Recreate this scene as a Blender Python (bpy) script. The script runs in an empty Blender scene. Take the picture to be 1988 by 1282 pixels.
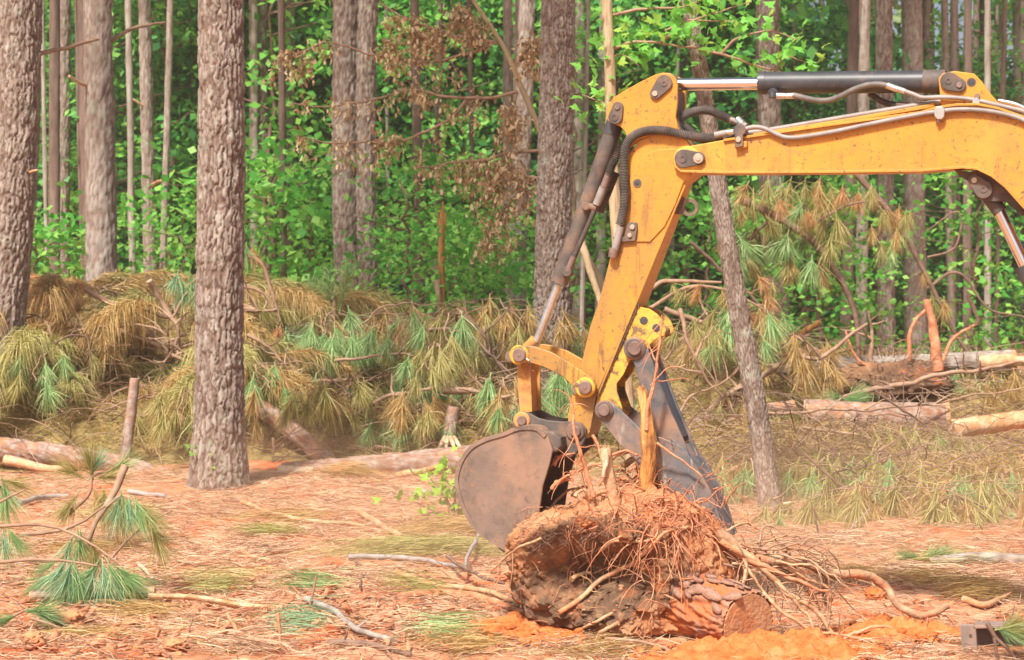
import bpy, math, random
import numpy as np
from mathutils import Vector, Matrix, Quaternion

SC = bpy.context.scene
COL = SC.collection
R = random.Random(7)
NR = np.random.default_rng(11)

# ---------------------------------------------------------------- camera, sky, sun, exposure
F, HZ, CX, CH = 3987.0, 560.0, 994.0, 1.9          # focal length in photo pixels, horizon row, centre column, eye height
cam = bpy.data.objects.new('camera', bpy.data.cameras.new('camera'))
COL.objects.link(cam); SC.camera = cam
cam.location = (0, 0, CH); cam.rotation_euler = (math.radians(90), 0, 0)
cam.data.sensor_width = 36; cam.data.lens = 36 * F / 1988
cam.data.shift_y = -(641 - HZ) / 1988
cam.data.clip_start = 0.1; cam.data.clip_end = 2000
cam.data.dof.use_dof = True; cam.data.dof.focus_distance = 12.3; cam.data.dof.aperture_fstop = 5.0

SUN_EL, SUN_AZ = math.radians(52), math.radians(205)   # azimuth the light comes from, clockwise from +Y
_LM = [(0, 'the left edge pine'), (122, 'the slim grey trunk'), (195, 'the lichened pine'), (287, 'the slender knotty trunk'), (425, 'the large scaly pine'), (503, 'the rough sprigged trunk'), (556, 'the trunk left of the twin pine'), (690, 'the twin pine'),
       (857, 'the snapped orange snag'), (940, 'the dark trio of trunks'), (1005, 'the blotchy grey tree'), (1078, 'the big reddish pine'), (1188, 'the young maple'), (1300, 'the excavator stick'), (1420, 'the leaning trunk'), (1510, 'the stout trunk crossing the cylinder'),
       (1590, 'the pale thin trunks'), (1718, 'the trunk behind mid boom'), (1775, 'the wide grey trunk'), (1855, 'the thin trunk under the boom bend'), (1912, 'the trunk left of the lift rod'), (1980, 'the last trunk at the right edge')]
def near(px): return min(_LM, key=lambda q: abs(q[0]-px))[1]
world = bpy.data.worlds.new('World'); SC.world = world; world.use_nodes = True
wn = world.node_tree.nodes; wl = world.node_tree.links
sky = wn.new('ShaderNodeTexSky'); sky.sky_type = 'NISHITA'; sky.sun_disc = False
sky.sun_elevation = SUN_EL; sky.sun_rotation = SUN_AZ
sky.air_density = 0.8; sky.dust_density = 4.0; sky.ozone_density = 0.4; sky.altitude = 0
wn['Background'].inputs['Strength'].default_value = 0.085
wl.new(sky.outputs[0], wn['Background'].inputs['Color'])
sund = bpy.data.lights.new('sun', 'SUN'); sund.energy = 4.6; sund.angle = math.radians(7); sund.color = (1, 0.95, 0.87)
sun = bpy.data.objects.new('sun', sund); COL.objects.link(sun)
sdir = Vector((math.sin(SUN_AZ) * math.cos(SUN_EL), math.cos(SUN_AZ) * math.cos(SUN_EL), math.sin(SUN_EL)))
sun.rotation_euler = sdir.to_track_quat('Z', 'Y').to_euler(); sun.location = (-5, -5, 20)
vs = SC.view_settings; vs.view_transform = 'Standard'; vs.look = 'None'; vs.gamma = 1; vs.exposure = 0.68; vs.use_curve_mapping = False
SC.cycles.max_bounces = 8; SC.cycles.diffuse_bounces = 4; SC.cycles.transparent_max_bounces = 8
SC.cycles.volume_bounces = 1; SC.cycles.use_denoising = True

DUST = [(1150, 13.6, 2.2, 1.6, .75, .085, 'orange dust drifting round the stump and bucket'), (1700, 15.0, 2.6, 2.4, .9, .060, 'orange dust hanging over the clay at the right'),
        (560, 17.0, 2.8, 2.2, .8, .036, 'faint orange dust low over the middle of the clearing')]
def W(px, py, Y):
    return Vector(((px - CX) / F * Y, Y, CH - (py - HZ) / F * Y))

# ---------------------------------------------------------------- numpy noise
def h3(i, j, k, s=0):
    n = (i.astype(np.int64) * 374761393 + j.astype(np.int64) * 668265263 + k.astype(np.int64) * 2147483647 + s * 974634777) & 0xffffffff
    n = ((n ^ (n >> 13)) * 1274126177) & 0xffffffff
    n = ((n ^ (n >> 16)) * 2246822519) & 0xffffffff
    return ((n ^ (n >> 15)) & 0xffffff) / float(0xffffff)
def vn(x, y, z, s=0):
    x, y, z = np.broadcast_arrays(np.asarray(x, float), np.asarray(y, float), np.asarray(z, float))
    i, j, k = np.floor(x), np.floor(y), np.floor(z)
    u, v, w = x - i, y - j, z - k
    u, v, w = u*u*(3-2*u), v*v*(3-2*v), w*w*(3-2*w)
    r = 0
    for a in (0, 1):
        for b in (0, 1):
            for c in (0, 1):
                r = r + h3(i+a, j+b, k+c, s) * (u if a else 1-u) * (v if b else 1-v) * (w if c else 1-w)
    return r * 2 - 1
def fbm(x, y, z, o=4, s=0):
    r, a, f = 0, 0.5, 1.0
    for q in range(o):
        r = r + a * vn(x*f + q*7.3, y*f, z*f, s+q); a *= 0.5; f *= 2.03
    return r
def voro(u, v, pu, s=0):
    iu, iv = np.floor(u), np.floor(v)
    f1 = np.full(u.shape, 9.0); f2 = f1.copy(); idv = np.zeros(u.shape)
    zz = np.zeros_like(iu)
    for a in (-1, 0, 1):
        for b in (-1, 0, 1):
            ci, cj = iu + a, iv + b
            cw = np.mod(ci, pu)
            d = np.hypot(ci + .1 + .8*h3(cw, cj, zz, s) - u, cj + .1 + .8*h3(cw, cj, zz, s+1) - v)
            idn = h3(cw, cj, zz, s+2)
            closer = d < f1
            f2 = np.where(closer, f1, np.minimum(f2, d)); idv = np.where(closer, idn, idv); f1 = np.where(closer, d, f1)
    return f1, f2, idv

# ---------------------------------------------------------------- mesh builder
class MB:
    def __init__(s): s.v = []; s.f = []; s.n = 0; s.at = []
    def add(s, v, f, a=None):
        v = np.asarray(v, float)
        s.v.append(v); s.f.append((f.astype(np.int64) + s.n) if isinstance(f, np.ndarray) else [[int(q) + s.n for q in p] for p in f])
        s.at.append(np.zeros(len(v)) if a is None else np.asarray(a, float)); s.n += len(v)
    def mesh(s, name, mat=None, smooth=True, attr=None, sharp=None):
        me = bpy.data.meshes.new(name)
        vv = np.concatenate(s.v) if s.v else np.zeros((0, 3))
        sizes = []; idx = []
        for f in s.f:
            if isinstance(f, np.ndarray):
                sizes.append(np.full(len(f), f.shape[1])); idx.append(f.ravel())
            else:
                for p in f: sizes.append(np.array([len(p)])); idx.append(np.array(p))
        sizes = np.concatenate(sizes); idx = np.concatenate(idx)
        me.vertices.add(len(vv)); me.vertices.foreach_set('co', vv.ravel())
        me.loops.add(len(idx)); me.loops.foreach_set('vertex_index', idx.astype(np.int32))
        me.polygons.add(len(sizes)); me.polygons.foreach_set('loop_start', (np.cumsum(sizes) - sizes).astype(np.int32))
        me.update(calc_edges=True); me.validate()
        if attr:
            me.attributes.new(attr, 'FLOAT', 'POINT').data.foreach_set('value', np.concatenate(s.at))
        if smooth: me.shade_smooth()
        if sharp is not None: me.set_sharp_from_angle(angle=math.radians(sharp))
        if mat is not None: me.materials.append(mat)
        return me

def frames(P):
    P = np.asarray(P, float); T = np.gradient(P, axis=0); T /= np.linalg.norm(T, axis=1)[:, None] + 1e-12
    ref = np.array([1.0, 0, 0]) if abs(T[0][0]) < .8 else np.array([0, 0, 1.0])
    A = []; r_ = list(ref)
    for t in T.tolist():
        d = r_[0]*t[0]+r_[1]*t[1]+r_[2]*t[2]; a = [r_[0]-t[0]*d, r_[1]-t[1]*d, r_[2]-t[2]*d]; l = math.sqrt(a[0]*a[0]+a[1]*a[1]+a[2]*a[2])+1e-12
        r_ = [a[0]/l, a[1]/l, a[2]/l]; A.append(r_)
    A = np.array(A)
    return T, A, np.cross(T, A)
def cat(P, n):
    P = np.asarray(P, float)
    if len(P) < 3:
        t = np.linspace(0, 1, n)[:, None]; return P[0] * (1-t) + P[-1] * t
    Q = np.vstack([2*P[0]-P[1], P, 2*P[-1]-P[-2]])
    t = np.linspace(0, len(P) - 1 - 1e-9, n); i = np.floor(t).astype(int); f = (t - i)[:, None]
    a, b, c, d = Q[i], Q[i+1], Q[i+2], Q[i+3]
    S = .5 * (2*b + (c-a)*f + (2*a-5*b+4*c-d)*f*f + (3*b-a-3*c+d)*f**3)
    return S
def even(P, n):                 # the same curve sampled at equal steps of length
    if len(P) < 3: return cat(P, n)
    Q_ = cat(P, max(120, n)); s = np.concatenate([[0], np.cumsum(np.linalg.norm(np.diff(Q_, axis=0), axis=1))]); t = np.linspace(0, s[-1], n)
    return np.stack([np.interp(t, s, Q_[:, k]) for k in range(3)], 1)
def sweep(mb, P, rad, sides=6, disp=None, caps=True, attr=None):
    P = np.asarray(P, float); n = len(P)
    rad = np.full(n, rad) if np.isscalar(rad) else np.interp(np.linspace(0, 1, n), np.linspace(0, 1, len(rad)), rad)
    T, A, B = frames(P)
    th = np.linspace(0, 2*math.pi, sides, endpoint=False)
    r = rad[:, None] * np.ones((n, sides))
    if disp is not None: r = r + disp
    V = P[:, None] + r[..., None] * (np.cos(th)[None, :, None] * A[:, None] + np.sin(th)[None, :, None] * B[:, None])
    i = np.arange(n-1)[:, None] * sides; j = np.arange(sides)[None]
    j2 = (j + 1) % sides
    q = np.stack([i + j, i + j2, i + sides + j2, i + sides + j], -1).reshape(-1, 4)
    mb.add(V.reshape(-1, 3), q, None if attr is None else attr.ravel())
    if caps:
        mb.add(V[0], [list(range(sides))[::-1]]); mb.add(V[-1], [list(range(sides))])
_W = random.Random(3)
def wander(P, n, amp, seed, fr=3.0):
    P = even(P, n); L = np.concatenate([[0], np.cumsum(np.linalg.norm(np.diff(P, axis=0), axis=1))])
    env = np.minimum(1, np.linspace(0, 4, n)); sd = float(seed)
    for k in range(3):
        w = sum(np.sin(L*fr*m_*(1+.3*k) + sd*(2.7+m_)*(k+1.3))/m_ for m_ in (1.7, 3.9, 8.3, 19.0)); P[:, k] += amp*env*w*.8
    return P

# ---------------------------------------------------------------- objects
def tag(o, label=None, category=None, group=None, kind=None):
    for k, v in (('label', label), ('category', category), ('group', group), ('kind', kind)):
        if v: o[k] = v
    return o
def thing(name, label, category, loc=(0, 0, 0), rz=0, group=None):
    o = bpy.data.objects.new(name, None); COL.objects.link(o); o.location = loc; o.rotation_euler = (0, 0, rz)
    o.empty_display_size = .1
    return tag(o, label, category, group)
def ob(name, me, parent=None, loc=(0, 0, 0)):
    o = bpy.data.objects.new(name, me); COL.objects.link(o)
    if parent is not None: o.parent = parent
    o.location = loc
    return o
def bev(o, w=.004, seg=2):
    m = o.modifiers.new('b', 'BEVEL'); m.width = w; m.segments = seg; m.limit_method = 'ANGLE'; m.angle_limit = math.radians(50)
    return o

# ---------------------------------------------------------------- materials
def mat(name, cols, scale=8.0, rough=.8, metal=0.0, bump=0.0, bscale=None, detail=6, island=None, trans=0.0, attr=None, attrcol=None,
        stretch=(1, 1, 1), spec=.3, grime=None, pos=None, spots=None, coord='Object'):
    m = bpy.data.materials.new(name); m.use_nodes = True
    t = m.node_tree; N = t.nodes; Lk = t.links; b = N['Principled BSDF']; out = N['Material Output']
    tc = N.new('ShaderNodeTexCoord'); mp = N.new('ShaderNodeMapping'); mp.inputs['Scale'].default_value = stretch
    Lk.new(tc.outputs[coord], mp.inputs[0])
    nz = N.new('ShaderNodeTexNoise'); nz.inputs['Scale'].default_value = scale; nz.inputs['Detail'].default_value = detail
    nz.inputs['Roughness'].default_value = .65
    Lk.new(mp.outputs[0], nz.inputs['Vector'])
    rp = N.new('ShaderNodeValToRGB'); e = rp.color_ramp.elements
    ps = pos or [0.32 + .36*i/(len(cols)-1) for i in range(len(cols))]
    e[0].position = ps[0]; e[0].color = (*cols[0], 1); e[1].position = ps[-1]; e[1].color = (*cols[-1], 1)
    for p, c in zip(ps[1:-1], cols[1:-1]): q = e.new(p); q.color = (*c, 1)
    if island:
        gi = N.new('ShaderNodeNewGeometry'); mx = N.new('ShaderNodeMath'); mx.operation = 'MULTIPLY_ADD'
        mx.inputs[1].default_value = island; Lk.new(gi.outputs['Random Per Island'], mx.inputs[0])
        m2 = N.new('ShaderNodeMath'); m2.operation = 'MULTIPLY_ADD'; m2.inputs[1].default_value = 1 - island * .6; m2.inputs[2].default_value = -.2*island
        Lk.new(nz.outputs[0], m2.inputs[0]); Lk.new(m2.outputs[0], mx.inputs[2]); Lk.new(mx.outputs[0], rp.inputs[0])
    else: Lk.new(nz.outputs[0], rp.inputs[0])
    c = rp.outputs[0]
    def mixc(fac, c1, col):
        mi = N.new('ShaderNodeMix'); mi.data_type = 'RGBA'; Lk.new(fac, mi.inputs[0]); Lk.new(c1, mi.inputs[6])
        if hasattr(col, 'is_linked'): Lk.new(col, mi.inputs[7])
        else: mi.inputs[7].default_value = (*col, 1)
        return mi.outputs[2]
    if attr:
        a = N.new('ShaderNodeAttribute'); a.attribute_name = attr; c = mixc(a.outputs['Fac'], c, attrcol)
    for g in (grime or []):     # (colour, scale, lo, hi, max, stretch)
        mp2 = N.new('ShaderNodeMapping'); mp2.inputs['Scale'].default_value = g[5] if len(g) > 5 else (1, 1, 1); Lk.new(tc.outputs[coord], mp2.inputs[0])
        n2 = N.new('ShaderNodeTexNoise'); n2.inputs['Scale'].default_value = g[1]; n2.inputs['Detail'].default_value = 8; n2.inputs['Roughness'].default_value = .7
        Lk.new(mp2.outputs[0], n2.inputs['Vector'])
        mr = N.new('ShaderNodeMapRange'); mr.inputs[1].default_value = g[2]; mr.inputs[2].default_value = g[3]; mr.inputs[4].default_value = g[4]
        Lk.new(n2.outputs[0], mr.inputs[0])
        f = mr.outputs[0]
        if len(g) > 6:          # more of it lower down: mud thrown up from the ground, z range g[6]
            sp = N.new('ShaderNodeSeparateXYZ'); Lk.new(tc.outputs['Object'], sp.inputs[0])
            m3 = N.new('ShaderNodeMapRange'); m3.inputs[1].default_value = g[6][0]; m3.inputs[2].default_value = g[6][1]; m3.inputs[3].default_value = 1; m3.inputs[4].default_value = g[6][2]
            Lk.new(sp.outputs[2], m3.inputs[0]); mm = N.new('ShaderNodeMath'); mm.operation = 'MULTIPLY'
            Lk.new(f, mm.inputs[0]); Lk.new(m3.outputs[0], mm.inputs[1]); f = mm.outputs[0]
        c = mixc(f, c, g[0])
    Lk.new(c, b.inputs['Base Color']); b.inputs['Roughness'].default_value = rough; b.inputs['Metallic'].default_value = metal
    b.inputs['Specular IOR Level'].default_value = spec
    if bump:
        n3 = N.new('ShaderNodeTexNoise'); n3.inputs['Scale'].default_value = bscale or scale*4; n3.inputs['Detail'].default_value = 6
        Lk.new(mp.outputs[0], n3.inputs['Vector']); bp = N.new('ShaderNodeBump'); bp.inputs['Strength'].default_value = bump; bp.inputs['Distance'].default_value = .01
        Lk.new(n3.outputs[0], bp.inputs['Height']); Lk.new(bp.outputs[0], b.inputs['Normal'])
    if trans:
        tr = N.new('ShaderNodeBsdfTranslucent'); Lk.new(c, tr.inputs[0]); ms = N.new('ShaderNodeMixShader'); ms.inputs[0].default_value = trans
        Lk.new(b.outputs[0], ms.inputs[1]); Lk.new(tr.outputs[0], ms.inputs[2]); Lk.new(ms.outputs[0], out.inputs[0])
    return m

M = {}
MUD = (.42, .19, .085)
M['clay'] = mat('clay', [(.33, .13, .065), (.48, .225, .125), (.58, .34, .22)], 2.3, .95, bump=.6, bscale=60, detail=10, spec=.1,
                grime=[((.55, .11, .03), 2.2, .50, .60, .8), ((.5, .34, .17), 5, .5, .62, .55), ((.24, .12, .06), 9, .56, .68, .6)])
M['redclay'] = mat('redclay', [(.40, .10, .03), (.58, .17, .05), (.6, .24, .10)], 9, .95, bump=.8, bscale=70, spec=.1)
M['clod'] = mat('clod', [(.32, .10, .04), (.46, .17, .07), (.54, .25, .12)], 3, .95, bump=.6, bscale=40, island=.5, spec=.1)
M['litter'] = mat('litter', [(.24, .12, .07), (.45, .25, .145), (.60, .38, .24), (.70, .51, .34)], 1.4, .8, island=.6, spec=.2)
M['bark'] = mat('bark', [(.17, .13, .105), (.29, .235, .195), (.43, .375, .325)], 16, .9, bump=.8, bscale=45, attr='furrow', attrcol=(.10, .052, .034), stretch=(1, 1, .35), spec=.15,
                grime=[((.40, .19, .10), 22, .58, .68, .6), ((.36, .40, .31), 5, .56, .68, .55)])
M['bark_dark'] = mat('bark_dark', [(.10, .072, .055), (.17, .12, .095), (.23, .17, .14)], 6, .9, bump=1, bscale=30, attr='furrow', attrcol=(.09, .05, .035), stretch=(1, 1, .3), spec=.1)
M['bark_grey'] = mat('bark_grey', [(.22, .17, .14), (.33, .28, .24), (.43, .39, .34)], 8, .9, bump=.8, bscale=40, attr='furrow', attrcol=(.19, .12, .09), stretch=(1, 1, .4), spec=.1,
                     grime=[((.33, .4, .28), 4, .55, .68, .5)])
M['bark_pale'] = mat('bark_pale', [(.34, .24, .13), (.45, .34, .2), (.52, .42, .28)], 9, .85, bump=.5, stretch=(1, 1, .3), attr='furrow', attrcol=(.3, .2, .12))
M['bark_log'] = mat('bark_log', [(.20, .13, .10), (.33, .24, .195), (.46, .38, .33)], 12, .9, bump=.7, attr='furrow', attrcol=(.26, .11, .055), spec=.12,
                    grime=[((.50, .23, .11), 4, .53, .64, .65)])
M['wood'] = mat('wood', [(.50, .24, .10), (.60, .37, .20), (.70, .52, .34)], 5, .8, bump=.9, bscale=50, stretch=(1, 1, .25), grime=[((.42, .19, .08), 6, .48, .6, .8), ((.22, .13, .08), 16, .56, .66, .7)])
M['orangewood'] = mat('orangewood', [(.38, .15, .04), (.60, .28, .08), (.70, .44, .17)], 16, .8, bump=1.5, bscale=70, stretch=(1, 1, .12),
                      grime=[((.22, .09, .035), 12, .5, .6, .85, (1, 1, .25))])
M['palewood'] = mat('palewood', [(.50, .31, .19), (.62, .45, .30), (.72, .60, .45)], 6, .8, bump=.8, stretch=(.3, 1, 1), grime=[((.5, .24, .12), 8, .48, .6, .8)])
M['twig'] = mat('twig', [(.17, .095, .06), (.30, .18, .115), (.42, .28, .19)], 10, .85, island=.5, bump=.3)
M['twig_dark'] = mat('twig_dark', [(.12, .07, .05), (.2, .12, .085), (.28, .18, .13)], 10, .85, bump=.3)
M['root'] = mat('root', [(.36, .18, .09), (.52, .31, .17), (.62, .42, .26)], 12, .85, bump=.6, bscale=50,
                grime=[((.58, .17, .06), 5, .5, .62, .7)])
M['redroot'] = mat('redroot', [(.40, .13, .06), (.55, .22, .11), (.62, .34, .2)], 14, .85, bump=.6)
M['humus'] = mat('humus', [(.50, .17, .065), (.48, .22, .105), (.50, .28, .16)], 5, .95, bump=1.0, bscale=45, attr='humus', attrcol=(.14, .08, .05), spec=.1,
                 grime=[((.56, .15, .04), 3, .55, .65, .6), ((.36, .22, .12), 14, .52, .66, .7)])
def needle(name, cols): return mat(name, cols, 2.5, .55, island=.75, trans=.3, spec=.35)
M['n_green'] = needle('n_green', [(.16, .30, .09), (.28, .46, .16), (.45, .58, .26)])
M['n_blue'] = needle('n_blue', [(.14, .31, .15), (.26, .47, .25), (.46, .6, .36)])
M['n_olive'] = needle('n_olive', [(.26, .24, .06), (.42, .38, .12), (.56, .48, .2)])
M['n_gold'] = needle('n_gold', [(.34, .19, .055), (.52, .33, .11), (.62, .45, .2)])
M['n_orange'] = needle('n_orange', [(.46, .20, .07), (.60, .30, .12), (.66, .42, .2)])
def leaf(name, cols, tr=.4): return mat(name, cols, 1.2, .5, island=.8, trans=tr, spec=.3)
M['l_mid'] = leaf('l_mid', [(.04, .20, .05), (.09, .38, .08), (.2, .56, .13)])
M['bark_muddy'] = mat('bark_muddy', [(.30, .13, .065), (.36, .2, .14), (.34, .27, .24)], 6, .9, bump=.8, attr='furrow', attrcol=(.42, .12, .04), spec=.1, grime=[((.52, .15, .045), 3.5, .45, .58, .9)])
M['bark_flake'] = mat('bark_flake', [(.36, .17, .11), (.44, .26, .19), (.52, .38, .32)], 20, .85, bump=.8, bscale=60, grime=[((.5, .17, .06), 6, .5, .62, .8)], coord='Object')
M['rootdark'] = mat('rootdark', [(.24, .125, .07), (.38, .22, .13), (.5, .33, .2)], 12, .85, bump=.8, bscale=50, grime=[((.55, .18, .07), 5, .52, .62, .6)])
M['l_deep_shade'] = leaf('l_deep_shade', [(.02, .12, .045), (.045, .23, .07), (.10, .38, .11)])  # leaf colour lowered so the deep woods look shaded
M['l_bright'] = leaf('l_bright', [(.09, .38, .05), (.18, .55, .08), (.34, .68, .13)], .5)
M['l_lime'] = leaf('l_lime', [(.24, .48, .05), (.36, .60, .09), (.50, .68, .14)], .5)
M['l_dead'] = leaf('l_dead', [(.46, .28, .13), (.62, .43, .24), (.72, .55, .34)], .2)
M['cutdirt'] = mat('cutdirt', [(.40, .19, .09), (.50, .27, .14), (.56, .34, .2)], 6, .9, bump=.9, bscale=50, grime=[((.55, .18, .06), 4, .48, .6, .8), ((.2, .11, .07), 12, .56, .68, .6)])
M['core'] = mat('core', [(.16, .10, .045), (.26, .19, .07), (.34, .25, .1)], 3, .95, bump=1, bscale=30)
# machine
mudz = (-.1, 2.6, .0)
M['yellow'] = mat('yellow', [(.58, .24, .024), (.65, .285, .03), (.70, .325, .045)], 2.2, .45, spec=.45,
                  grime=[((.34, .185, .055), 3.2, .34, .56, .95, (1, 1, .5), (1.3, 3.1, .14)), ((.22, .12, .05), 17, .575, .63, .8, (1, 1, 1), (1.2, 3.2, .35)), ((.30, .17, .06), 7, .52, .64, .6, (1, 1, .3), (1.5, 3.2, .35)), ((.10, .07, .05), 42, .59, .63, .85), ((.28, .17, .07), 11, .585, .60, .75, (.35, 1, 3.2), (1.3, 2.9, .1)), ((.16, .09, .04), 5, .58, .61, .7, (4, 1, .5), (1.2, 2.9, .25))])
M['yellow_worn'] = mat('yellow_worn', [(.62, .31, .04), (.74, .40, .06), (.66, .38, .09)], 5, .6,
                       grime=[((.10, .08, .065), 11, .5, .58, .85), ((.40, .20, .09), 6, .5, .65, .6)])
M['rusty_yellow'] = mat('rusty_yellow', [(.50, .22, .05), (.62, .30, .07), (.5, .23, .09)], 6, .7, grime=[((.26, .11, .05), 7, .48, .62, .8), ((.5, .25, .14), 3, .5, .6, .5)])
M['black'] = mat('black', [(.030, .032, .036), (.05, .05, .055), (.075, .07, .068)], 7, .42, spec=.5, grime=[((.26, .15, .09), 9, .60, .76, .6), ((.3, .24, .18), 40, .68, .74, .7)])
M['dusty_black'] = mat('dusty_black', [(.07, .055, .048), (.11, .09, .08), (.17, .12, .09)], 8, .65, grime=[((.36, .19, .11), 5, .5, .7, .6)])
M['thumb'] = mat('thumb', [(.075, .085, .095), (.12, .13, .14), (.18, .17, .165)], 6, .5, spec=.5, metal=.2, grime=[((.38, .22, .14), 5, .44, .64, .8), ((.45, .40, .34), 12, .58, .64, .6, (1, 1, .2)), ((.03, .03, .03), 18, .6, .68, .6)])
M['bucket'] = mat('bucket', [(.16, .12, .095), (.22, .155, .12), (.29, .205, .155)], 4, .6, metal=.15, bump=.15, bscale=30,
                  grime=[((.37, .215, .14), 3.0, .47, .64, .75), ((.10, .075, .065), 9, .56, .66, .75), ((.45, .36, .28), 30, .66, .70, .5, (.3, 1, 3)), ((.5, .2, .08), 22, .62, .68, .6)])
M['bucket_in'] = mat('bucket_in', [(.05, .035, .03), (.09, .055, .04), (.15, .08, .05)], 6, .8)
M['pin'] = mat('pin', [(.16, .10, .085), (.23, .155, .13), (.28, .2, .17)], 14, .5, metal=.3, grime=[((.4, .22, .13), 12, .55, .7, .5)])
M['bolt'] = mat('bolt', [(.4, .33, .25), (.5, .42, .32), (.56, .5, .42)], 20, .4, metal=.5)
M['chrome'] = mat('chrome', [(.8, .78, .76), (.88, .86, .85), (.9, .9, .9)], 5, .12, metal=1.0)
M['steel'] = mat('steel', [(.5, .47, .42), (.62, .6, .56), (.7, .68, .64)], 20, .3, metal=.8)
M['line'] = mat('line', [(.2, .165, .15), (.27, .23, .21), (.34, .29, .26)], 10, .5, spec=.5)
M['hose'] = mat('hose', [(.10, .085, .075), (.15, .13, .115), (.22, .18, .155)], 12, .55)
M['hose_dark'] = mat('hose_dark', [(.05, .04, .036), (.08, .065, .055), (.14, .1, .08)], 12, .6)
M['track'] = mat('track', [(.20, .15, .13), (.28, .21, .175), (.34, .25, .2)], 9, .7, metal=.2, grime=[((.5, .26, .15), 6, .5, .62, .6)])
M['stickgrey'] = mat('stickgrey', [(.26, .22, .2), (.34, .3, .28), (.42, .37, .34)], 9, .7)
M['track_in'] = mat('track_in', [(.13, .095, .085), (.19, .14, .12), (.34, .2, .13)], 6, .8)

# ---------------------------------------------------------------- terrain
def mound(x, y, cx, cy, rx, ry, h, p=1.0):
    return h * np.exp(-(np.abs((x-cx)/rx)**2.6 + np.abs((y-cy)/ry)**2.6))
def ground_z(x, y, fine=True):
    x = np.asarray(x, float); y = np.asarray(y, float)
    z = .032 * np.clip(y - 19, 0, 25) + .06 * fbm(x*.35, y*.35, 0, 3, 1) * np.clip((y-5)/8, .3, 1)
    z = z + mound(x, y, -2.3, 10.3, .9, .5, .07) + mound(x, y, 2.0, 10.6, 1.2, .45, .06) + mound(x, y, .9, 10.6, .9, .4, -.02)
    if fine:
        w = np.clip((22 - y)/8, .25, 1)
        z = z + w * (.05 * fbm(x*2.2, y*2.2, 1, 4, 3) + .035 * np.abs(fbm(x*9, y*9, 2, 4, 9)))
    return z
def gz(x, y): return float(ground_z(np.array([x]), np.array([y]))[0])
_YS = np.concatenate([np.arange(8.5, 25, .05), np.arange(25, 60, .25)])
_GC = {}
def G(px, py, lift=0):          # where the line of sight through a photo pixel meets the ground
    xs = (px-CX)/F*_YS; zs = CH-(py-HZ)/F*_YS; hit = np.nonzero(zs <= ground_z(xs, _YS, False))[0]
    Y = float(_YS[hit[0]]) if len(hit) else 60.0
    x = (px-CX)/F*Y
    return Vector((x, Y, gz(x, Y) + lift))

def axis(segs):
    r = []
    for a, b, d in segs: r += list(np.arange(a, b, d))
    return np.array(r + [segs[-1][1]])
gx = axis([(-400, -60, 40), (-60, -14, 2), (-14, -4, .25), (-4, 4, .022), (4, 14, .25), (14, 60, 2), (60, 400, 40)])
gy = axis([(-60, 4, 4), (4, 8.6, .3), (8.6, 13, .022), (13, 20, .045), (20, 40, .2), (40, 100, 3), (100, 700, 60)])
X, Y = np.meshgrid(gx, gy)
Z = ground_z(X, Y)
gm = MB(); nx = len(gx); ii = np.arange(len(gy)-1)[:, None]*nx; jj = np.arange(nx-1)[None]
gm.add(np.stack([X, Y, Z], -1).reshape(-1, 3), np.stack([ii+jj, ii+jj+1, ii+nx+jj+1, ii+nx+jj], -1).reshape(-1, 4))
tag(ob('ground', gm.mesh('ground', M['clay'])), 'orange clay ground of the clearing strewn with pine straw', kind='structure')
# ---------------------------------------------------------------- trunks and bark
def bark_disp(n, sides, length, rmean, plate_w, plate_h, depth, seed):
    pu = max(5, int(round(2*math.pi*rmean/plate_w)))
    u = np.linspace(0, pu, sides, endpoint=False)[None] * np.ones((n, 1)); v = np.linspace(0, length/plate_h, n)[:, None] * np.ones((1, sides))
    cu, cs = np.cos(u/pu*2*math.pi), np.sin(u/pu*2*math.pi)
    du = .75*fbm(cu*3, cs*3, v*2.6, 4, seed); dv = .5*fbm(cu*3+9, cs*3, v*1.6, 3, seed+4)
    f1, f2, idv = voro(np.mod(u+du, pu), v+dv, pu, seed)
    e = np.clip((f2-f1)/.17, 0, 1); e = e*e*(3-2*e)
    g1, g2, gid = voro(np.mod((u+du)*3, pu*3), (v+dv)*2.6, pu*3, seed+9)
    e2 = np.clip((g2-g1)/.25, 0, 1)
    k1, k2, kid = voro(np.mod((u+du*1.3)*.75, max(3, int(pu*.75))), (v+dv)*.36, max(3, int(pu*.75)), seed+21)
    rg = np.clip((k2-k1)/.3, 0, 1); rg = rg*rg*(3-2*rg); e = e*(.35+.65*rg)
    d = depth*(.55*rg + .75*e*(.6+.7*idv) - .9) + depth*.22*e2*e + depth*.5*fbm(cu*7, cs*7, v*5, 3, seed)
    return d, 1-e
def trunk(path, r0, r1, matname, seed, res=1, flare=.4, plate=(.046, .19), depth=.022, parent=None, name='trunk', bumps=.015, caps=True):
    path = np.asarray(path, float); L = np.linalg.norm(np.diff(path, axis=0), axis=1).sum()
    sides = {0: 18, 1: 48, 2: 130}[res]; step = {0: .25, 1: .05, 2: .016}[res]
    n = max(8, int(L/step)); P = even(path, n); s = np.linspace(0, L, n)
    rad = r0 + (r1-r0)*s/L + flare*r0*np.exp(-s/(.9*r0+.12))
    th = np.linspace(0, 2*math.pi, sides, endpoint=False)[None]
    low = bumps*fbm(np.cos(th)*1.5+seed, np.sin(th)*1.5, s[:, None]*1.3, 3, seed) * (r0/.2)
    if res > 0: d, fu = bark_disp(n, sides, L, (r0+r1)/2, plate[0], plate[1], depth, seed)
    else: d = depth*fbm(np.cos(th)*4, np.sin(th)*4, s[:, None]*2, 2, seed); fu = np.clip(-d/depth, 0, 1)
    mb = MB(); sweep(mb, P, list(rad), sides, disp=d+low, attr=fu, caps=False)
    me = mb.mesh(name, M[matname], attr='furrow')
    return ob(name, me, parent)

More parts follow.
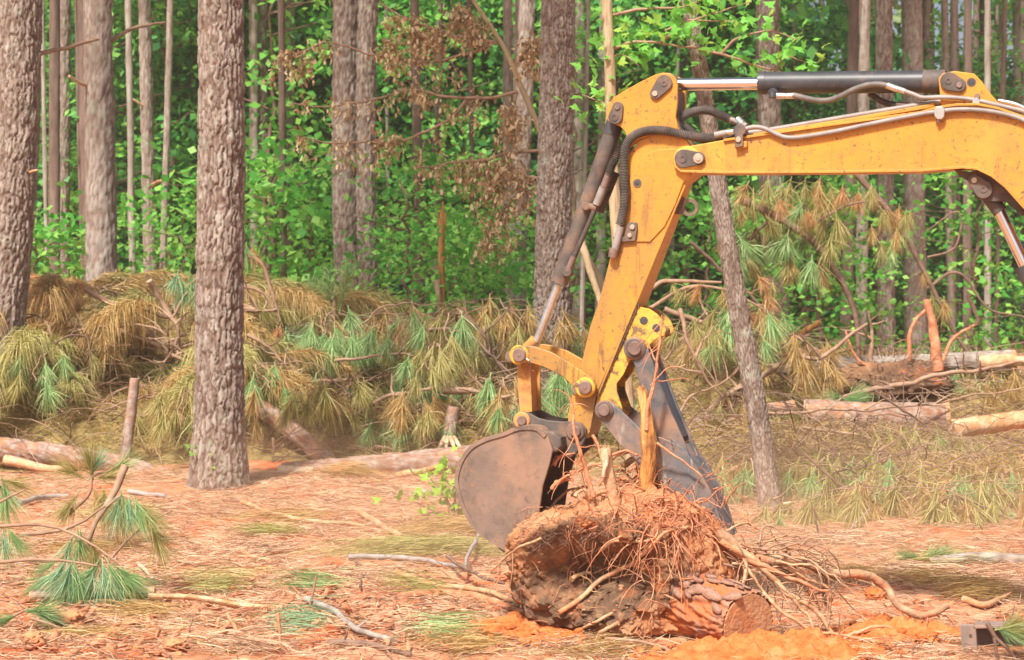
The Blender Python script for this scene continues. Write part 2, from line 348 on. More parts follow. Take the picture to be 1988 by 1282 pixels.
def quads_from(c, ax, nrm, ln, wd, fold=.0):
    sd = np.cross(nrm, ax); sd /= np.linalg.norm(sd, axis=1)[:, None] + 1e-9
    ln = ln[:, None]; wd = wd[:, None]
    V = np.stack([c, c + ax*ln*.45 + sd*wd*.5 + nrm*fold*ln, c + ax*ln, c + ax*ln*.45 - sd*wd*.5 + nrm*fold*ln], 1)
    f = np.arange(len(c))[:, None]*4 + np.array([[0, 1, 2, 3]])
    return V.reshape(-1, 3), f
def unit(a): return a/(np.linalg.norm(a, axis=-1, keepdims=True)+1e-9)
def rnd(n): return unit(NR.normal(size=(n, 3)))

def crown_mesh(seed):
    mb = MB(); n = 18
    cc = NR.normal(size=(n, 3))*np.array([1.2, 1.2, 1.5])
    for c in cc:
        k = 60; p = c + NR.normal(size=(k, 3))*np.array([.5, .5, .3]); a = unit(rnd(k) + np.array([0, 0, -.2]))
        v, f = quads_from(p, a, rnd(k), NR.uniform(.35, .6, k), NR.uniform(.1, .22, k)); mb.add(v, f)
    return mb.mesh('crown', M['n_green'], smooth=False)
CROWNS = [crown_mesh(i) for i in range(3)]  # unseen crowns above the view, added to keep the deep woods dark

def pine(label, top, bottom, base_y, Yd, w_top, w_bot, m='bark', res=1, group=None, mid=None, crown=True, h=11.5, cat_='tree', name='pine_tree', ext=1.0, **kw):
    """a standing tree seen between (top px) and (bottom px) at distance Yd, continued down to the ground and up to its crown"""
    pt, pb = W(top[0], top[1], Yd), W(bottom[0], bottom[1], Yd)
    ctl = [pt] + [W(a, b, Yd) for a, b in (mid or [])] + [pb]
    ctl = ctl[::-1]
    d = (ctl[1]-ctl[0]).normalized(); z0 = gz(ctl[0].x, Yd) - .05
    if ctl[0].z > z0 + .05: ctl.insert(0, ctl[0] + d*((z0-ctl[0].z)/d.z))
    d2 = (ctl[-1]-ctl[-2]).normalized(); d2 = Vector((d2.x*.6, d2.y, d2.z)).normalized()
    ctl.append(ctl[-1] + d2*max(ext, (h-ctl[-1].z)))
    r0 = w_bot/2/F*Yd; r1 = w_top/2/F*Yd
    base = ctl[0].copy(); loc = Vector((base.x, base.y, z0+.05))
    t = thing(name, label, cat_, loc, 0, group)
    path = [c-loc for c in ctl]
    r1 = max(.25*r0, r0 - (r0-r1)*1.3)
    o = trunk(path, r0, r1, m, int(top[0]) % 97 + 1, res, parent=t, **kw)
    if crown:
        c = ob('crown', CROWNS[int(top[0]) % 3], t, path[-1]+Vector((0, 0, .3))); s = .7+.5*R.random(); c.scale = (s, s, s); c.rotation_euler.z = R.random()*6
    return t

KG = dict(plate=(.045, .19), depth=.019)
TREES = [
 ('thick pine trunk cut by the left edge of the photo', (38, 0), (-2, 700), 22, 80, 88, 'bark', 2, {'mid': [(30, 300)]}),
 ('large scaly pine trunk standing alone before the browned brush heap', (429, 0), (424, 950), 19.4, 79, 92, 'bark', 2, {'mid': [(430, 300), (426, 600)]}),
 ('slim grey trunk between left edge pine and the lichened pine', (122, 20), (118, 490), 38, 30, 34, 'bark_grey', 1, {}),
 ('pale lichened pine trunk rising behind the browned heap', (190, 0), (198, 520), 27, 50, 60, 'bark_grey', 1, {}),
 ('slender knotty trunk right of the pale lichened pine', (281, 0), (292, 520), 37, 22, 26, 'bark_grey', 1, {}),
 ('dark shaded trunk with side branch left of the large scaly pine', (338, 60), (338, 500), 48, 26, 32, 'bark_dark', 0, {}),
 ('brownish trunk almost hidden by left side of the large scaly pine', (388, 0), (378, 500), 46, 22, 26, 'bark', 0, {}),
 ('straight brown trunk just right of the large scaly pine', (464, 0), (478, 540), 42, 20, 24, 'bark', 1, {}),
 ('rough trunk behind green sprig, second right of the scaly pine', (501, 0), (504, 530), 38, 34, 36, 'bark', 1, {}),
 ('grey trunk left of the twin trunked pine', (560, 0), (556, 520), 39, 24, 28, 'bark_grey', 1, {}),
 ('thin dark pole trunk close left of the twin pine', (624, 180), (632, 500), 44, 12, 16, 'bark_dark', 0, {}),
 ('straight trunk behind the dangling dead brown leaves', (828, 0), (838, 590), 44, 22, 26, 'bark_dark', 0, {}),
 ('dark trunk close behind left trunk of the twin pine', (735, 0), (728, 560), 52, 14, 20, 'bark_dark', 0, {}),
 ('dim narrow trunk deep behind the snapped orange snag', (866, 0), (862, 560), 56, 16, 18, 'bark_dark', 0, {}),
 ('dim trunk between snapped snag and the dark trio', (908, 40), (912, 580), 58, 16, 18, 'bark_dark', 0, {}),
 ('leftmost trunk of the dark trio beside the pale grey tree', (944, 0), (946, 610), 46, 18, 20, 'bark_dark', 0, {}),
 ('thickest trunk of the dark trio beside the pale grey tree', (966, 0), (968, 610), 50, 28, 30, 'bark_dark', 0, {}),
 ('rightmost trunk of the dark trio, brown, beside pale grey tree', (988, 0), (984, 600), 44, 18, 22, 'bark', 0, {}),
 ('pale blotchy grey tree left of the big reddish pine', (1023, 0), (1003, 660), 29, 26, 36, 'bark_grey', 1, {'mid': [(1018, 200), (1008, 420)]}),
 ('big reddish pine standing directly behind the excavator bucket linkage', (1084, 0), (1076, 850), 23.5, 60, 70, 'bark', 2, {'mid': [(1079, 300), (1072, 600)], 'plate': (.032, .11)}),
 ('brown trunk showing right of the big reddish pine', (1124, 0), (1124, 600), 38, 24, 26, 'bark', 0, {}),
 ('trunk rising behind the excavator stick head plate', (1237, 0), (1240, 620), 42, 28, 32, 'bark', 1, {}),
 ('shaded trunk behind the bright maple leaves above the chrome rod', (1430, 0), (1432, 620), 46, 32, 34, 'bark', 0, {}),
 ('stout trunk crossing behind the left end of the black cylinder', (1490, 0), (1512, 640), 34, 40, 48, 'bark', 1, {'mid': [(1493, 200), (1500, 440)]}),
 ('straight trunk behind the middle of the black cylinder', (1716, 0), (1720, 660), 37, 30, 34, 'bark', 1, {}),
 ('wide grey trunk behind right half of the boom', (1770, 0), (1778, 640), 38, 38, 42, 'bark_grey', 1, {}),
 ('dark trunk touching the right side of the wide grey trunk', (1800, 0), (1808, 640), 48, 26, 28, 'bark_dark', 0, {}),
 ('thin trunk under the boom bend before green haze', (1855, 340), (1858, 620), 42, 15, 17, 'bark', 0, {}),
 ('thin trunk just left of the chrome lift rod', (1912, 0), (1912, 640), 46, 20, 24, 'bark_dark', 0, {}),
 ('trunk above the boom bend near the right edge', (1942, 0), (1945, 640), 52, 22, 24, 'bark', 0, {}),
 ('last trunk at the right edge beyond the lift rod', (1978, 0), (1980, 660), 44, 22, 26, 'bark', 0, {}),
 ('dim trunk behind brown needle fans under the boom', (1650, 0), (1655, 620), 60, 20, 22, 'bark_dark', 0, {}),
 ('pale thin trunk leaning slightly above the black cylinder', (1596, 0), (1590, 600), 48, 9, 10, 'bark_grey', 0, {}),
 ('second pale thin trunk above the black cylinder', (1645, 20), (1628, 600), 50, 9, 10, 'bark_grey', 0, {}),
 ('thin pale stem between the maple and leaning trunk', (1560, 0), (1566, 600), 55, 14, 16, 'bark_dark', 0, {}),
]
for lab, tp, bt, Yd, wt, wb, m, res, kw in TREES:
    d = dict(KG); d.update(kw)
    pine(lab, tp, bt, None, Yd, wt, wb, m, res, **d)
# twin trunked pine
tw = pine('twin trunked pine, two stems joined side by side', (671, 0), (676, 590), None, 30, 46, 50, 'bark', 1, mid=[(670, 300)], plate=(.05, .13))
d0 = W(35, 560, 30) - W(0, 560, 30)
o = trunk([Vector((0, 0, 0)) + d0, W(712, 590, 30)-tw.location, W(708, 300, 30)-tw.location, W(714, 0, 30)-tw.location, W(722, -350, 30)-tw.location+Vector((.2, .1, 3))], .17, .12, 'bark', 41, 1, parent=tw, plate=(.05, .13))
# leaning thin trunk, right of the stick
pine('thin leaning trunk in front of the brush, right of excavator stick', (1336, 0), (1497, 1000), None, 17.6, 30, 44, 'bark', 2,
     mid=[(1362, 150), (1385, 300), (1405, 430), (1432, 590), (1460, 740), (1480, 870)], plate=(.022, .05), depth=.006, crown=False, h=5.2, flare=.15)
# slim trunks and poles between the named ones
for i in range(64):
    Yd = R.uniform(31, 50); px = R.uniform(60, 2010); wpx = R.uniform(.07, .21)*F/Yd
    side = 'left of the excavator' if px < 1133 else 'right of the excavator'
    pine('slim young trunk standing beyond '+near(px), (px+R.uniform(-22, 22), 0), (px, 640), None, Yd, wpx*.8, wpx, R.choice(['bark_dark', 'bark', 'bark_grey']), 0, group='slim young trunks '+side, crown=False, h=11)
# deep trunks
for i in range(60):
    Yd = R.uniform(56, 84); px = R.uniform(-60, 2050)
    w = R.uniform(.16, .34); wpx = w*F/Yd
    pine('dim slender pine trunk deep in forest beyond '+near(px), (px+R.uniform(-10, 10), 0), (px, 640), None, Yd, wpx*.85, wpx, 'bark_dark', 0, group='dim trunks deep in the forest', crown=(i % 2 == 0), h=13)

# pieces of dead branch left on the standing trunks
def stub(parent, pts, r, m, name='branch_stub'):
    mb = MB(); loc = parent.location
    sweep(mb, wander([Vector(p)-loc for p in pts], 14, .02, pts[0].x), [r, r*.6], 7); return ob(name, mb.mesh(name, M[m]), parent)
tl = {o['label']: o for o in COL.objects if o.get('label') and o.type == 'EMPTY'}
t = tl['thick pine trunk cut by the left edge of the photo']
stub(t, [W(60, 110, 22), W(130, 92, 22.4), W(190, 78, 22.8)], .028, 'twig'); stub(t, [W(30, 340, 22), W(72, 332, 21.8)], .02, 'wood')
t = tl['pale lichened pine trunk rising behind the browned heap']
stub(t, [W(180, 175, 27), W(133, 148, 26.6)], .03, 'palewood'); stub(t, [W(215, 80, 27), W(245, 62, 27.3), W(285, 48, 27.5), W(320, 46, 27.8)], .03, 'twig')
t = tl['slender knotty trunk right of the pale lichened pine']
stub(t, [W(288, 212, 37), W(258, 195, 36.8)], .03, 'palewood'); stub(t, [W(290, 362, 37), W(314, 350, 36.6)], .04, 'wood')
t = tl['dark shaded trunk with side branch left of the large scaly pine']
stub(t, [W(334, 70, 48), W(318, 20, 48)], .07, 'twig_dark'); stub(t, [W(336, 70, 48), W(360, 84, 47.5), W(392, 102, 47)], .06, 'twig_dark')

# ---------------------------------------------------------------- understorey and far woods
def foliage_mesh(seed, mt, H=7, Rr=1.9, ncl=60, per=52, size=.15):
    rr = np.random.default_rng(seed); mb = MB()
    for c in range(ncl):
        z = rr.uniform(.25, H); rad = Rr*math.sqrt(rr.random())*(.55+.45*math.sin(math.pi*min(1, z/H))); a = rr.uniform(0, 6.283)
        cen = np.array([rad*math.cos(a), rad*math.sin(a), z]); tilt = unit(rr.normal(size=3)*.35 + np.array([0, 0, 1.0]) + .3*np.array([math.cos(a), math.sin(a), 0]))
        k = per; q = rr.normal(size=(k, 3))*np.array([.42, .42, .28]); q -= np.outer(q @ tilt, tilt)*.75
        p = cen + q; n = unit(tilt + .55*rr.normal(size=(k, 3))); ax = unit(np.cross(n, rr.normal(size=(k, 3)))); ax[:, 2] -= .3; ax = unit(ax)
        v, f = quads_from(p, ax, n, rr.uniform(.7, 1.25, k)*size, rr.uniform(.5, .8, k)*size, .06); mb.add(v, f)
    return mb.mesh('foliage', M[mt], smooth=False)
def sapling_trunk_mesh(seed, H=7):
    rr = np.random.default_rng(seed); mb = MB()
    P = wander([(0, 0, -.1), (.1, 0, H*.4), (.0, .1, H*.95)], 20, .1, seed); sweep(mb, P, [.05, .012], 6)
    for k in range(12):
        i = rr.integers(4, 18); a = rr.uniform(0, 6.28); l = rr.uniform(.6, 1.7); d = np.array([math.cos(a), math.sin(a), .35])
        sweep(mb, wander([P[i], P[i]+d*l*.5, P[i]+d*l+[0, 0, -.05]], 8, .05, k), [.02, .005], 5, caps=False)
    return mb.mesh('trunk', M['twig_dark'])
STR = [sapling_trunk_mesh(i) for i in range(3)]
FOL = {'mid': [foliage_mesh(20+i, 'l_mid', size=.11+.035*i) for i in range(4)], 'deep': [foliage_mesh(30+i, 'l_deep_shade', size=.2, ncl=50) for i in range(3)],
       'tall': [foliage_mesh(60+i, 'l_bright', H=7.5, Rr=1.7, ncl=44, per=46, size=.15) for i in range(3)], 'bright': [foliage_mesh(40+i, 'l_bright', H=3.2, Rr=1.3, ncl=30, per=48, size=.10+.03*i) for i in range(3)]}
def sapling(px, Yd, kind, s, label, group, dz=0):
    if px > 1480 and kind in ('deep', 'mid'): s *= .62
    p = W(px, 560, Yd); z = gz(p.x, Yd)
    if group: label = ('big ' if s > 1.25 else 'small ' if s < .95 else 'medium ') + label
    t = thing('leafy_sapling', label, 'sapling', (p.x, Yd, z+dz), R.random()*6.28, group)
    a = ob('trunk', R.choice(STR), t); b = ob('foliage', R.choice(FOL[kind]), t)
    hs = s*(1 if kind != 'bright' else 3.2/7); a.scale = (s, s, hs); b.scale = (s, s, s)
for i in range(46):
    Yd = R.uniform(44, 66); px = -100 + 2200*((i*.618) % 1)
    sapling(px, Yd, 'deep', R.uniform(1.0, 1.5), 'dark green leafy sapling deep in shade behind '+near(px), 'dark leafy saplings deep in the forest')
for i in range(62):
    Yd = R.uniform(39, 54); px = -60 + 2100*((i*.618034+.3) % 1)
    side = 'left of the excavator' if px < 1133 else 'right of the excavator'
    sapling(px, Yd, 'mid', R.uniform(.9, 1.6), 'mid green leafy understorey sapling beyond ' + near(px), 'green understorey saplings ' + side)
for i in range(17):
    Yd = R.uniform(37, 48); px = -40 + 2000*((i*.618034+.1) % 1)
    if 1500 < px < 1850: continue
    side = 'left of the excavator' if px < 1133 else 'right of the excavator'
    sapling(px, Yd, 'tall', R.uniform(.95, 1.25), 'tall fresh green sapling catching light beyond '+near(px), 'tall fresh green saplings '+side)
for px, Yd, s, lab in [(800, 27, 1.0, 'bright green bush behind the snapped orange snag'), (890, 28, .9, 'bright green bush between the snag and the grey tree'),
        (60, 29, .9, 'bright green bush behind the left edge pine'), (800, 33, 1.15, 'tall bright green bush right of the twin pine'), (350, 30, .9, 'bright green bush behind left brush heap'),
        (596, 34, 1.0, 'bright green bush left of the twin pine'), (980, 29, .8, 'bright green bush beneath the dead brown leaves'), (1370, 27, .9, 'bright green bush behind right of the stick'),
        (1600, 30, .95, 'bright green bush under the middle of the boom'), (1900, 32, 1.1, 'bright green bush at the far right below the boom bend'), (1560, 32, 1.0, 'bright green bush among the bent brown branches'),
        (540, 34, 1.3, 'tall bright leafy bush behind the sprig of green pine')]:
    sapling(px, Yd, 'bright', s, lab, None)

rr = np.random.default_rng(5); n = 52000
yy = rr.uniform(66, 90, n); xx = (rr.uniform(-150, 2140, n)-CX)/F*yy; zz = rr.uniform(0, 15, n)
pxs = CX + xx/yy*F; pys = HZ - (zz-CH)/yy*F
gap = fbm(pxs/60, pys/60, 1, 3, 8)
keep = ~((pxs > 1500) & (pys < 190) & (gap > -.06 - .1*(pxs > 1700))) & ~((pxs > 880) & (pxs < 1010) & (pys < 80) & (gap > .05))
yy, xx, zz = yy[keep], xx[keep], zz[keep]; n = len(xx)
v, f = quads_from(np.stack([xx, yy, zz], 1), rnd(n), rnd(n), rr.uniform(.4, .75, n), rr.uniform(.25, .45, n), .05)
mb = MB(); mb.add(v, f)
tag(ob('far_woods', mb.mesh('far_woods', M['l_deep_shade'], smooth=False)), 'dark green wall of distant foliage behind all trunks', 'foliage', kind='stuff')
# ---------------------------------------------------------------- excavator
TH = math.radians(18); O0 = W(1250, 560, 11.4); O0.z = 0
U = Vector((math.cos(TH), -math.sin(TH), 0)); V_ = Vector((math.sin(TH), math.cos(TH), 0)); CAMP = Vector((0, 0, CH))
EX = thing('excavator', 'yellow excavator boom, stick, bucket and thumb gripping the stump', 'excavator', O0, -TH)
def L(px, py, v=0.0):
    d = Vector(((px-CX)/F, 1, -(py-HZ)/F)); t = (v - (CAMP-O0).dot(V_))/d.dot(V_)
    p = CAMP + d*t - O0
    return np.array([p.dot(U), v, p.z])
SCL = F/11.3
def prism_mb(mb, pts, v0, v1, sm=0):
    P = [L(a, b, v0) for a, b in pts]
    if sm:
        Q = cat(np.array(P+P[:1]), len(P)*sm+1)[:-1]; P = list(Q)
    n = len(P); A = np.array(P); B = A.copy(); B[:, 1] = v1
    area = sum(A[i][0]*A[(i+1) % n][2]-A[(i+1) % n][0]*A[i][2] for i in range(n))
    fr = list(range(n)); bk = [q+n for q in range(n)]
    sides = [[i, (i+1) % n, n+(i+1) % n, n+i] for i in range(n)]
    if area > 0: faces = [fr] + [bk[::-1]] + [s[::-1] for s in sides]
    else: faces = [fr[::-1]] + [bk] + sides
    mb.add(np.vstack([A, B]), faces)
def prism(name, pts, v0, v1, m, parent=EX, b=.004, sm=0, extra=None):
    mb = MB(); prism_mb(mb, pts, v0, v1, sm)
    for e in extra or []: prism_mb(mb, *e)
    o = ob(name, mb.mesh(name, M[m], sharp=35), parent)
    return bev(o, b) if b else o
def disc_mb(mb, px, py, r, v0, v1, hole=0, n=28):
    c = L(px, py, v0); th = np.linspace(0, 2*math.pi, n, endpoint=False)
    ring = lambda rr, v: np.stack([c[0]+rr*np.cos(th), np.full(n, v), c[2]+rr*np.sin(th)], 1)
    if not hole:
        e = .12*r
        vs_ = np.vstack([ring(r-e, v0), ring(r, v0+min(e, (v1-v0)*.4)), ring(r, v1)])
        q = []
        for k in (0, 1):
            for i in range(n): q.append([k*n+i, k*n+(i+1) % n, (k+1)*n+(i+1) % n, (k+1)*n+i])
        mb.add(vs_, q + [list(range(n))[::-1], [2*n+i for i in range(n)]])
    else:
        vs_ = np.vstack([ring(r, v0), ring(hole, v0), ring(r, v1), ring(hole, v1)]); q = []
        for i in range(n):
            j = (i+1) % n
            q += [[i, n+i, n+j, j], [2*n+i, 2*n+j, 3*n+j, 3*n+i], [i, j, 2*n+j, 2*n+i], [n+i, 3*n+i, 3*n+j, n+j]]
        mb.add(vs_, q)
def disc(name, px, py, rpx, v0, v1, m, parent=EX, hole=0):
    mb = MB(); disc_mb(mb, px, py, rpx/SCL, v0, v1, hole/SCL); return ob(name, mb.mesh(name, M[m], sharp=40), parent)
def oblong(name, a, ra, b_, rb, v0, v1, m, parent=EX):
    A = np.array(a, float); B = np.array(b_, float); d = B-A; ang = math.atan2(d[1], d[0]); al = math.acos((ra-rb)/np.hypot(*d)) if abs(ra-rb) < np.hypot(*d) else 1.5
    pts = [(A[0]+ra*math.cos(ang+al+(2*math.pi-2*al)*k/16), A[1]+ra*math.sin(ang+al+(2*math.pi-2*al)*k/16)) for k in range(17)]
    pts += [(B[0]+rb*math.cos(ang-al+2*al*k/12), B[1]+rb*math.sin(ang-al+2*al*k/12)) for k in range(13)]
    return prism(name, pts, v0, v1, m, parent, .003)
def pipe(name, pts, r, m, parent=EX, n=60, sides=12, rings=0, v=0.0, amp=.18):
    P = even([L(*(p if len(p) == 3 else (p[0], p[1], v))) for p in pts], n*(3 if rings else 1))
    mb = MB(); rr = r/SCL
    if rings:
        Ln = np.linalg.norm(np.diff(P, axis=0), axis=1).sum(); s = np.linspace(0, Ln, len(P))
        P = even([L(*(p if len(p) == 3 else (p[0], p[1], v))) for p in pts], int(Ln/.0042)); s = np.linspace(0, Ln, len(P))
        rad = rr*(1+amp*np.sign(np.sin(s/.0084*math.pi*.5*2/2*2)))
        rad = rr*(1+amp*(np.arange(len(P)) % 2*2-1)); sweep(mb, P, list(rad), sides)
    else: sweep(mb, P, rr, sides)
    return ob(name, mb.mesh(name, M[m], sharp=60), parent)
def rodm(mb, a, b_, ra, rb, sides=28):
    sweep(mb, [a, a+(b_-a)*.004, b_-(b_-a)*.004, b_], [ra*.93, ra, rb, rb*.93] if False else [ra, rb], sides)
def rod(name, a, b_, ra, rb, m, parent=EX):
    mb = MB(); rodm(mb, L(*a), L(*b_), ra/SCL, rb/SCL); return ob(name, mb.mesh(name, M[m], sharp=40), parent)

# stick: head plates stand on a box beam
stick_pts = [(1180, 235), (1177, 222), (1181, 203), (1192, 189), (1218, 173), (1245, 158), (1271, 145.5), (1287, 141), (1302, 143), (1311, 151), (1315, 165), (1315, 199), (1311.5, 226), (1315.5, 244),
             (1322, 258), (1334, 275), (1348, 300), (1350, 335), (1327, 353), (1294, 441), (1237, 592), (1191, 689), (1157, 768), (1152, 800), (1145, 838), (1135, 852), (1122, 856), (1108, 850), (1102, 835),
             (1104, 800), (1112, 765), (1130, 702), (1145, 637), (1165, 578), (1184, 505), (1203, 440), (1214, 380), (1219, 340), (1221, 290), (1218, 268), (1212, 254), (1203, 245), (1191, 241)]
head_near = stick_pts[:18] + [(1340, 352), (1225, 352), (1219, 340), (1221, 290), (1218, 268), (1212, 254), (1203, 245), (1191, 241)]
low = stick_pts[14:]
beam = [(1322, 258), (1334, 275), (1348, 300), (1350, 335)] + stick_pts[18:39] + [(1221, 300), (1240, 275), (1270, 262)]
stick = prism('stick', beam, -.11, .11, 'yellow', b=.006)
prism('head_plate', stick_pts[:15]+[(1326, 268), (1300, 262), (1270, 262), (1240, 272), (1222, 288)]+stick_pts[39:], -.11, -.082, 'yellow')
pts_far = [(a, b_) for a, b_ in stick_pts[:15]+[(1326, 268), (1300, 262), (1270, 262), (1240, 272), (1222, 288)]+stick_pts[39:]]
def far_prism(name, pts, v_trace, v0, v1, m, parent=EX, b=.004):   # same outline as the near plate, standing at another depth
    P = [L(a, c, v_trace) for a, c in pts]; n = len(P); A = np.array(P); A[:, 1] = v0; B = A.copy(); B[:, 1] = v1
    area = sum(A[i][0]*A[(i+1) % n][2]-A[(i+1) % n][0]*A[i][2] for i in range(n)); mb = MB()
    fr = list(range(n)); bk = [q+n for q in range(n)]; sides = [[i, (i+1) % n, n+(i+1) % n, n+i] for i in range(n)]
    mb.add(np.vstack([A, B]), ([fr, bk[::-1]]+[s[::-1] for s in sides]) if area > 0 else ([fr[::-1], bk]+sides))
    o = ob(name, mb.mesh(name, M[m], sharp=35), parent); return bev(o, b) if b else o
far_prism('head_plate', pts_far, -.11, .082, .11, 'yellow')
prism('head_web', [(1316, 175), (1316, 232), (1324, 256), (1335, 275), (1322, 280), (1305, 250), (1303, 178)], -.08, .08, 'dusty_black', b=.002)
# raised doubler plate with the curved edge around the boom pin
prism('doubler_plate', [(1225, 372), (1222, 352), (1228, 330), (1240, 312), (1256, 298), (1275, 291), (1308, 289), (1345, 292), (1350, 335), (1327, 353), (1312, 395), (1290, 440), (1262, 470), (1232, 470), (1224, 430)], -.118, -.109, 'yellow', b=.003)
rod('stick_rib', (1330, 360, -.113), (1160, 770, -.113), 2.2, 2.2, 'yellow', stick)
disc('inspection_hole', 1237, 356, 8.5, -.1215, -.117, 'dusty_black', stick, hole=5)
disc('inspection_hole_shade', 1237, 356, 5.5, -.1195, -.117, 'black', stick)  # solid black disc paints the shade inside the hole
# boom
boom_pts = [(1310, 296), (1325, 286), (1348, 282), (1404, 272), (1460, 265), (1620, 242), (1787, 219), (1815, 210), (1856, 204), (1897, 203), (1938, 211), (1988, 228), (2045, 256), (2100, 300), (2150, 360), (2210, 460), (2290, 620), (2370, 800),
            (2290, 830), (2200, 700), (2110, 560), (2040, 465), (1988, 405), (1951, 364), (1924, 342), (1897, 329), (1869, 326), (1787, 332.5), (1600, 335), (1409, 336), (1340, 336), (1322, 334), (1309, 325), (1305, 310)]
boom = prism('boom', boom_pts, -.135, .135, 'yellow', b=.006)
lower = [(1309, 325), (1322, 335), (1409, 337.5), (1600, 336.5), (1787, 334), (1869, 327.5), (1897, 330.5), (1924, 343.5), (1951, 365.5), (1988, 407), (2040, 467), (2110, 562)]
lip = [(a, b_) for a, b_ in lower] + [(a-1, b_-5) for a, b_ in lower[::-1]]
prism('lower_flange', lip, -.155, -.1352, 'yellow', boom, b=.002)
upper = [(1404, 270), (1460, 262), (1620, 239), (1787, 216), (1815, 207), (1856, 201), (1897, 200), (1938, 208), (1988, 225), (2045, 253)]
prism('upper_flange', upper + [(a, b_+5) for a, b_ in upper[::-1]], -.15, -.1352, 'yellow', boom, b=.002)
prism('cover_strip', [(1462, 259), (1640, 231), (1800, 203), (1812, 199), (1815, 206), (1800, 211), (1640, 238), (1462, 264)], -.09, .05, 'yellow', boom, b=.003)
# boom pin
disc('boom_pin_boss', 1333, 310, 26, -.142, -.13, 'yellow_worn')
k = oblong('pin_keeper', (1327, 308), 18, (1355, 308), 13, -.158, -.142, 'dusty_black'); disc('pin_bolt', 1355, 308, 10, -.166, -.158, 'bolt', k); disc('pin_bolt', 1355, 308, 4.5, -.172, -.166, 'bolt', k); disc('grease_cap', 1325, 308, 8, -.162, -.158, 'dusty_black', k, hole=4)
k = oblong('pin_keeper', (1289, 161), 15.5, (1272, 182), 11, -.126, -.111, 'dusty_black'); disc('pin_bolt', 1271, 182, 5.5, -.134, -.126, 'bolt', k); disc('grease_cap', 1289, 162, 6, -.130, -.126, 'dusty_black', k, hole=3)
k = oblong('pin_keeper', (1194, 228), 13.5, (1199, 208), 10.5, -.126, -.111, 'dusty_black'); disc('pin_bolt', 1198, 208, 5.5, -.134, -.126, 'pin', k); disc('grease_cap', 1193, 228, 7, -.130, -.126, 'dusty_black', k, hole=4)
# stick cylinder
rod('stick_cylinder_rod', (1305, 164.5, 0), (1490, 162.5, 0), 12.2, 12.2, 'chrome')
sc_ = rod('stick_cylinder', (1475, 161.5, 0), (1832, 158.5, 0), 21, 21.5, 'black')
rod('cylinder_collar', (1474, 161.5, 0), (1487, 161.4, 0), 22.3, 22.3, 'black', sc_); rod('cylinder_collar', (1793, 158.8, 0), (1836, 158.5, 0), 22.3, 22.3, 'dusty_black', sc_)
disc('rod_eye', 1294, 163, 22, -.04, .04, 'dusty_black')
# cylinder bracket on boom
br = [(1822, 152), (1831, 142), (1853, 138), (1891, 143), (1902, 154), (1919, 178), (1943, 204), (1943, 216), (1835, 216), (1826, 200)]
brk = prism('cylinder_bracket', br, -.085, -.06, 'yellow', boom); far_prism('cylinder_bracket', br, -.085, .06, .085, 'yellow', boom)
prism('bracket_foot', [(1776, 219), (1822, 196), (1830, 212)], -.06, .06, 'dusty_black', boom, b=.002)
k = oblong('pin_keeper', (1843, 158), 18, (1862, 165), 13.5, -.102, -.086, 'dusty_black'); disc('pin_bolt', 1862, 165, 5.5, -.110, -.102, 'pin', k); disc('grease_cap', 1841, 157, 6, -.106, -.102, 'dusty_black', k, hole=3)
disc('bracket_hole', 1886, 160, 8.5, -.0865, -.0845, 'dusty_black', boom, hole=6.2); disc('bracket_hole_shade', 1886, 160, 6.2, -.0856, -.0848, 'black', boom)  # plate is not cut; the black disc paints the hole's inner shade
# lift cylinder lug under the boom
lug = prism('lift_lug', [(1850, 328), (1880, 334), (1905, 330), (1935, 345), (1960, 372), (1990, 412), (1985, 420), (1950, 390), (1930, 392), (1905, 388), (1893, 385), (1888, 370), (1880, 352), (1862, 342)], -.07, .07, 'dusty_black', boom)
k = oblong('pin_keeper', (1909, 368), 18, (1891, 350), 12, -.095, -.071, 'dusty_black'); disc('pin_bolt', 1891, 350, 5.5, -.103, -.095, 'bolt', k); disc('grease_cap', 1909, 367, 7, -.099, -.095, 'dusty_black', k, hole=3)
rod('lift_rod_end', (1912, 370, 0), (1942, 412, 0), 15, 13, 'dusty_black')
rod('lift_cylinder_rod', (1935, 400, 0), (2010, 560, 0), 11, 11, 'chrome'); rod('lift_cylinder', (1990, 515, 0), (2240, 1010, 0), 20, 21, 'black')
rod('lift_cylinder_guard', (1981, 478, .12), (1990, 540, .12), 9, 9, 'dusty_black')
# bucket cylinder
bc = rod('bucket_cylinder', (1192, 250, 0), (1088, 543, 0), 16.5, 16.5, 'dusty_black')
rod('cylinder_collar', (1092, 531, 0), (1086, 549, 0), 17.5, 17.5, 'dusty_black', bc); rod('cylinder_collar', (1195, 236, 0), (1188, 262, 0), 17.6, 17.6, 'black', bc)
rod('bucket_cylinder_rod', (1084, 553, 0), (1026, 705, 0), 8.2, 8.2, 'steel'); rod('rod_eye', (1040, 660, 0), (1010, 692, 0), 11, 13, 'rusty_yellow')
pipe('cylinder_feed_line', [(1160, 390, -.05), (1150, 418, -.06), (1130, 465, -.06), (1114, 500, -.06), (1110, 515, -.055)], 5, 'hose_dark', bc)
disc('feed_port', 1100, 528, 10, -.075, -.03, 'dusty_black', bc); rod('feed_fitting', (1114, 498, -.06), (1102, 528, -.06), 6.5, 6, 'pin', bc)
rod('feed_clamp', (1133, 400, -.04), (1160, 404, -.06), 7, 7, 'dusty_black', bc); disc('feed_clamp_nut', 1137, 401, 8, -.07, -.05, 'dusty_black', bc)
rod('feed_fitting', (1182, 338, -.07), (1172, 364, -.07), 7.5, 7.5, 'pin', bc); rod('feed_fitting', (1172, 364, -.07), (1158, 398, -.065), 9, 7.5, 'line', bc)
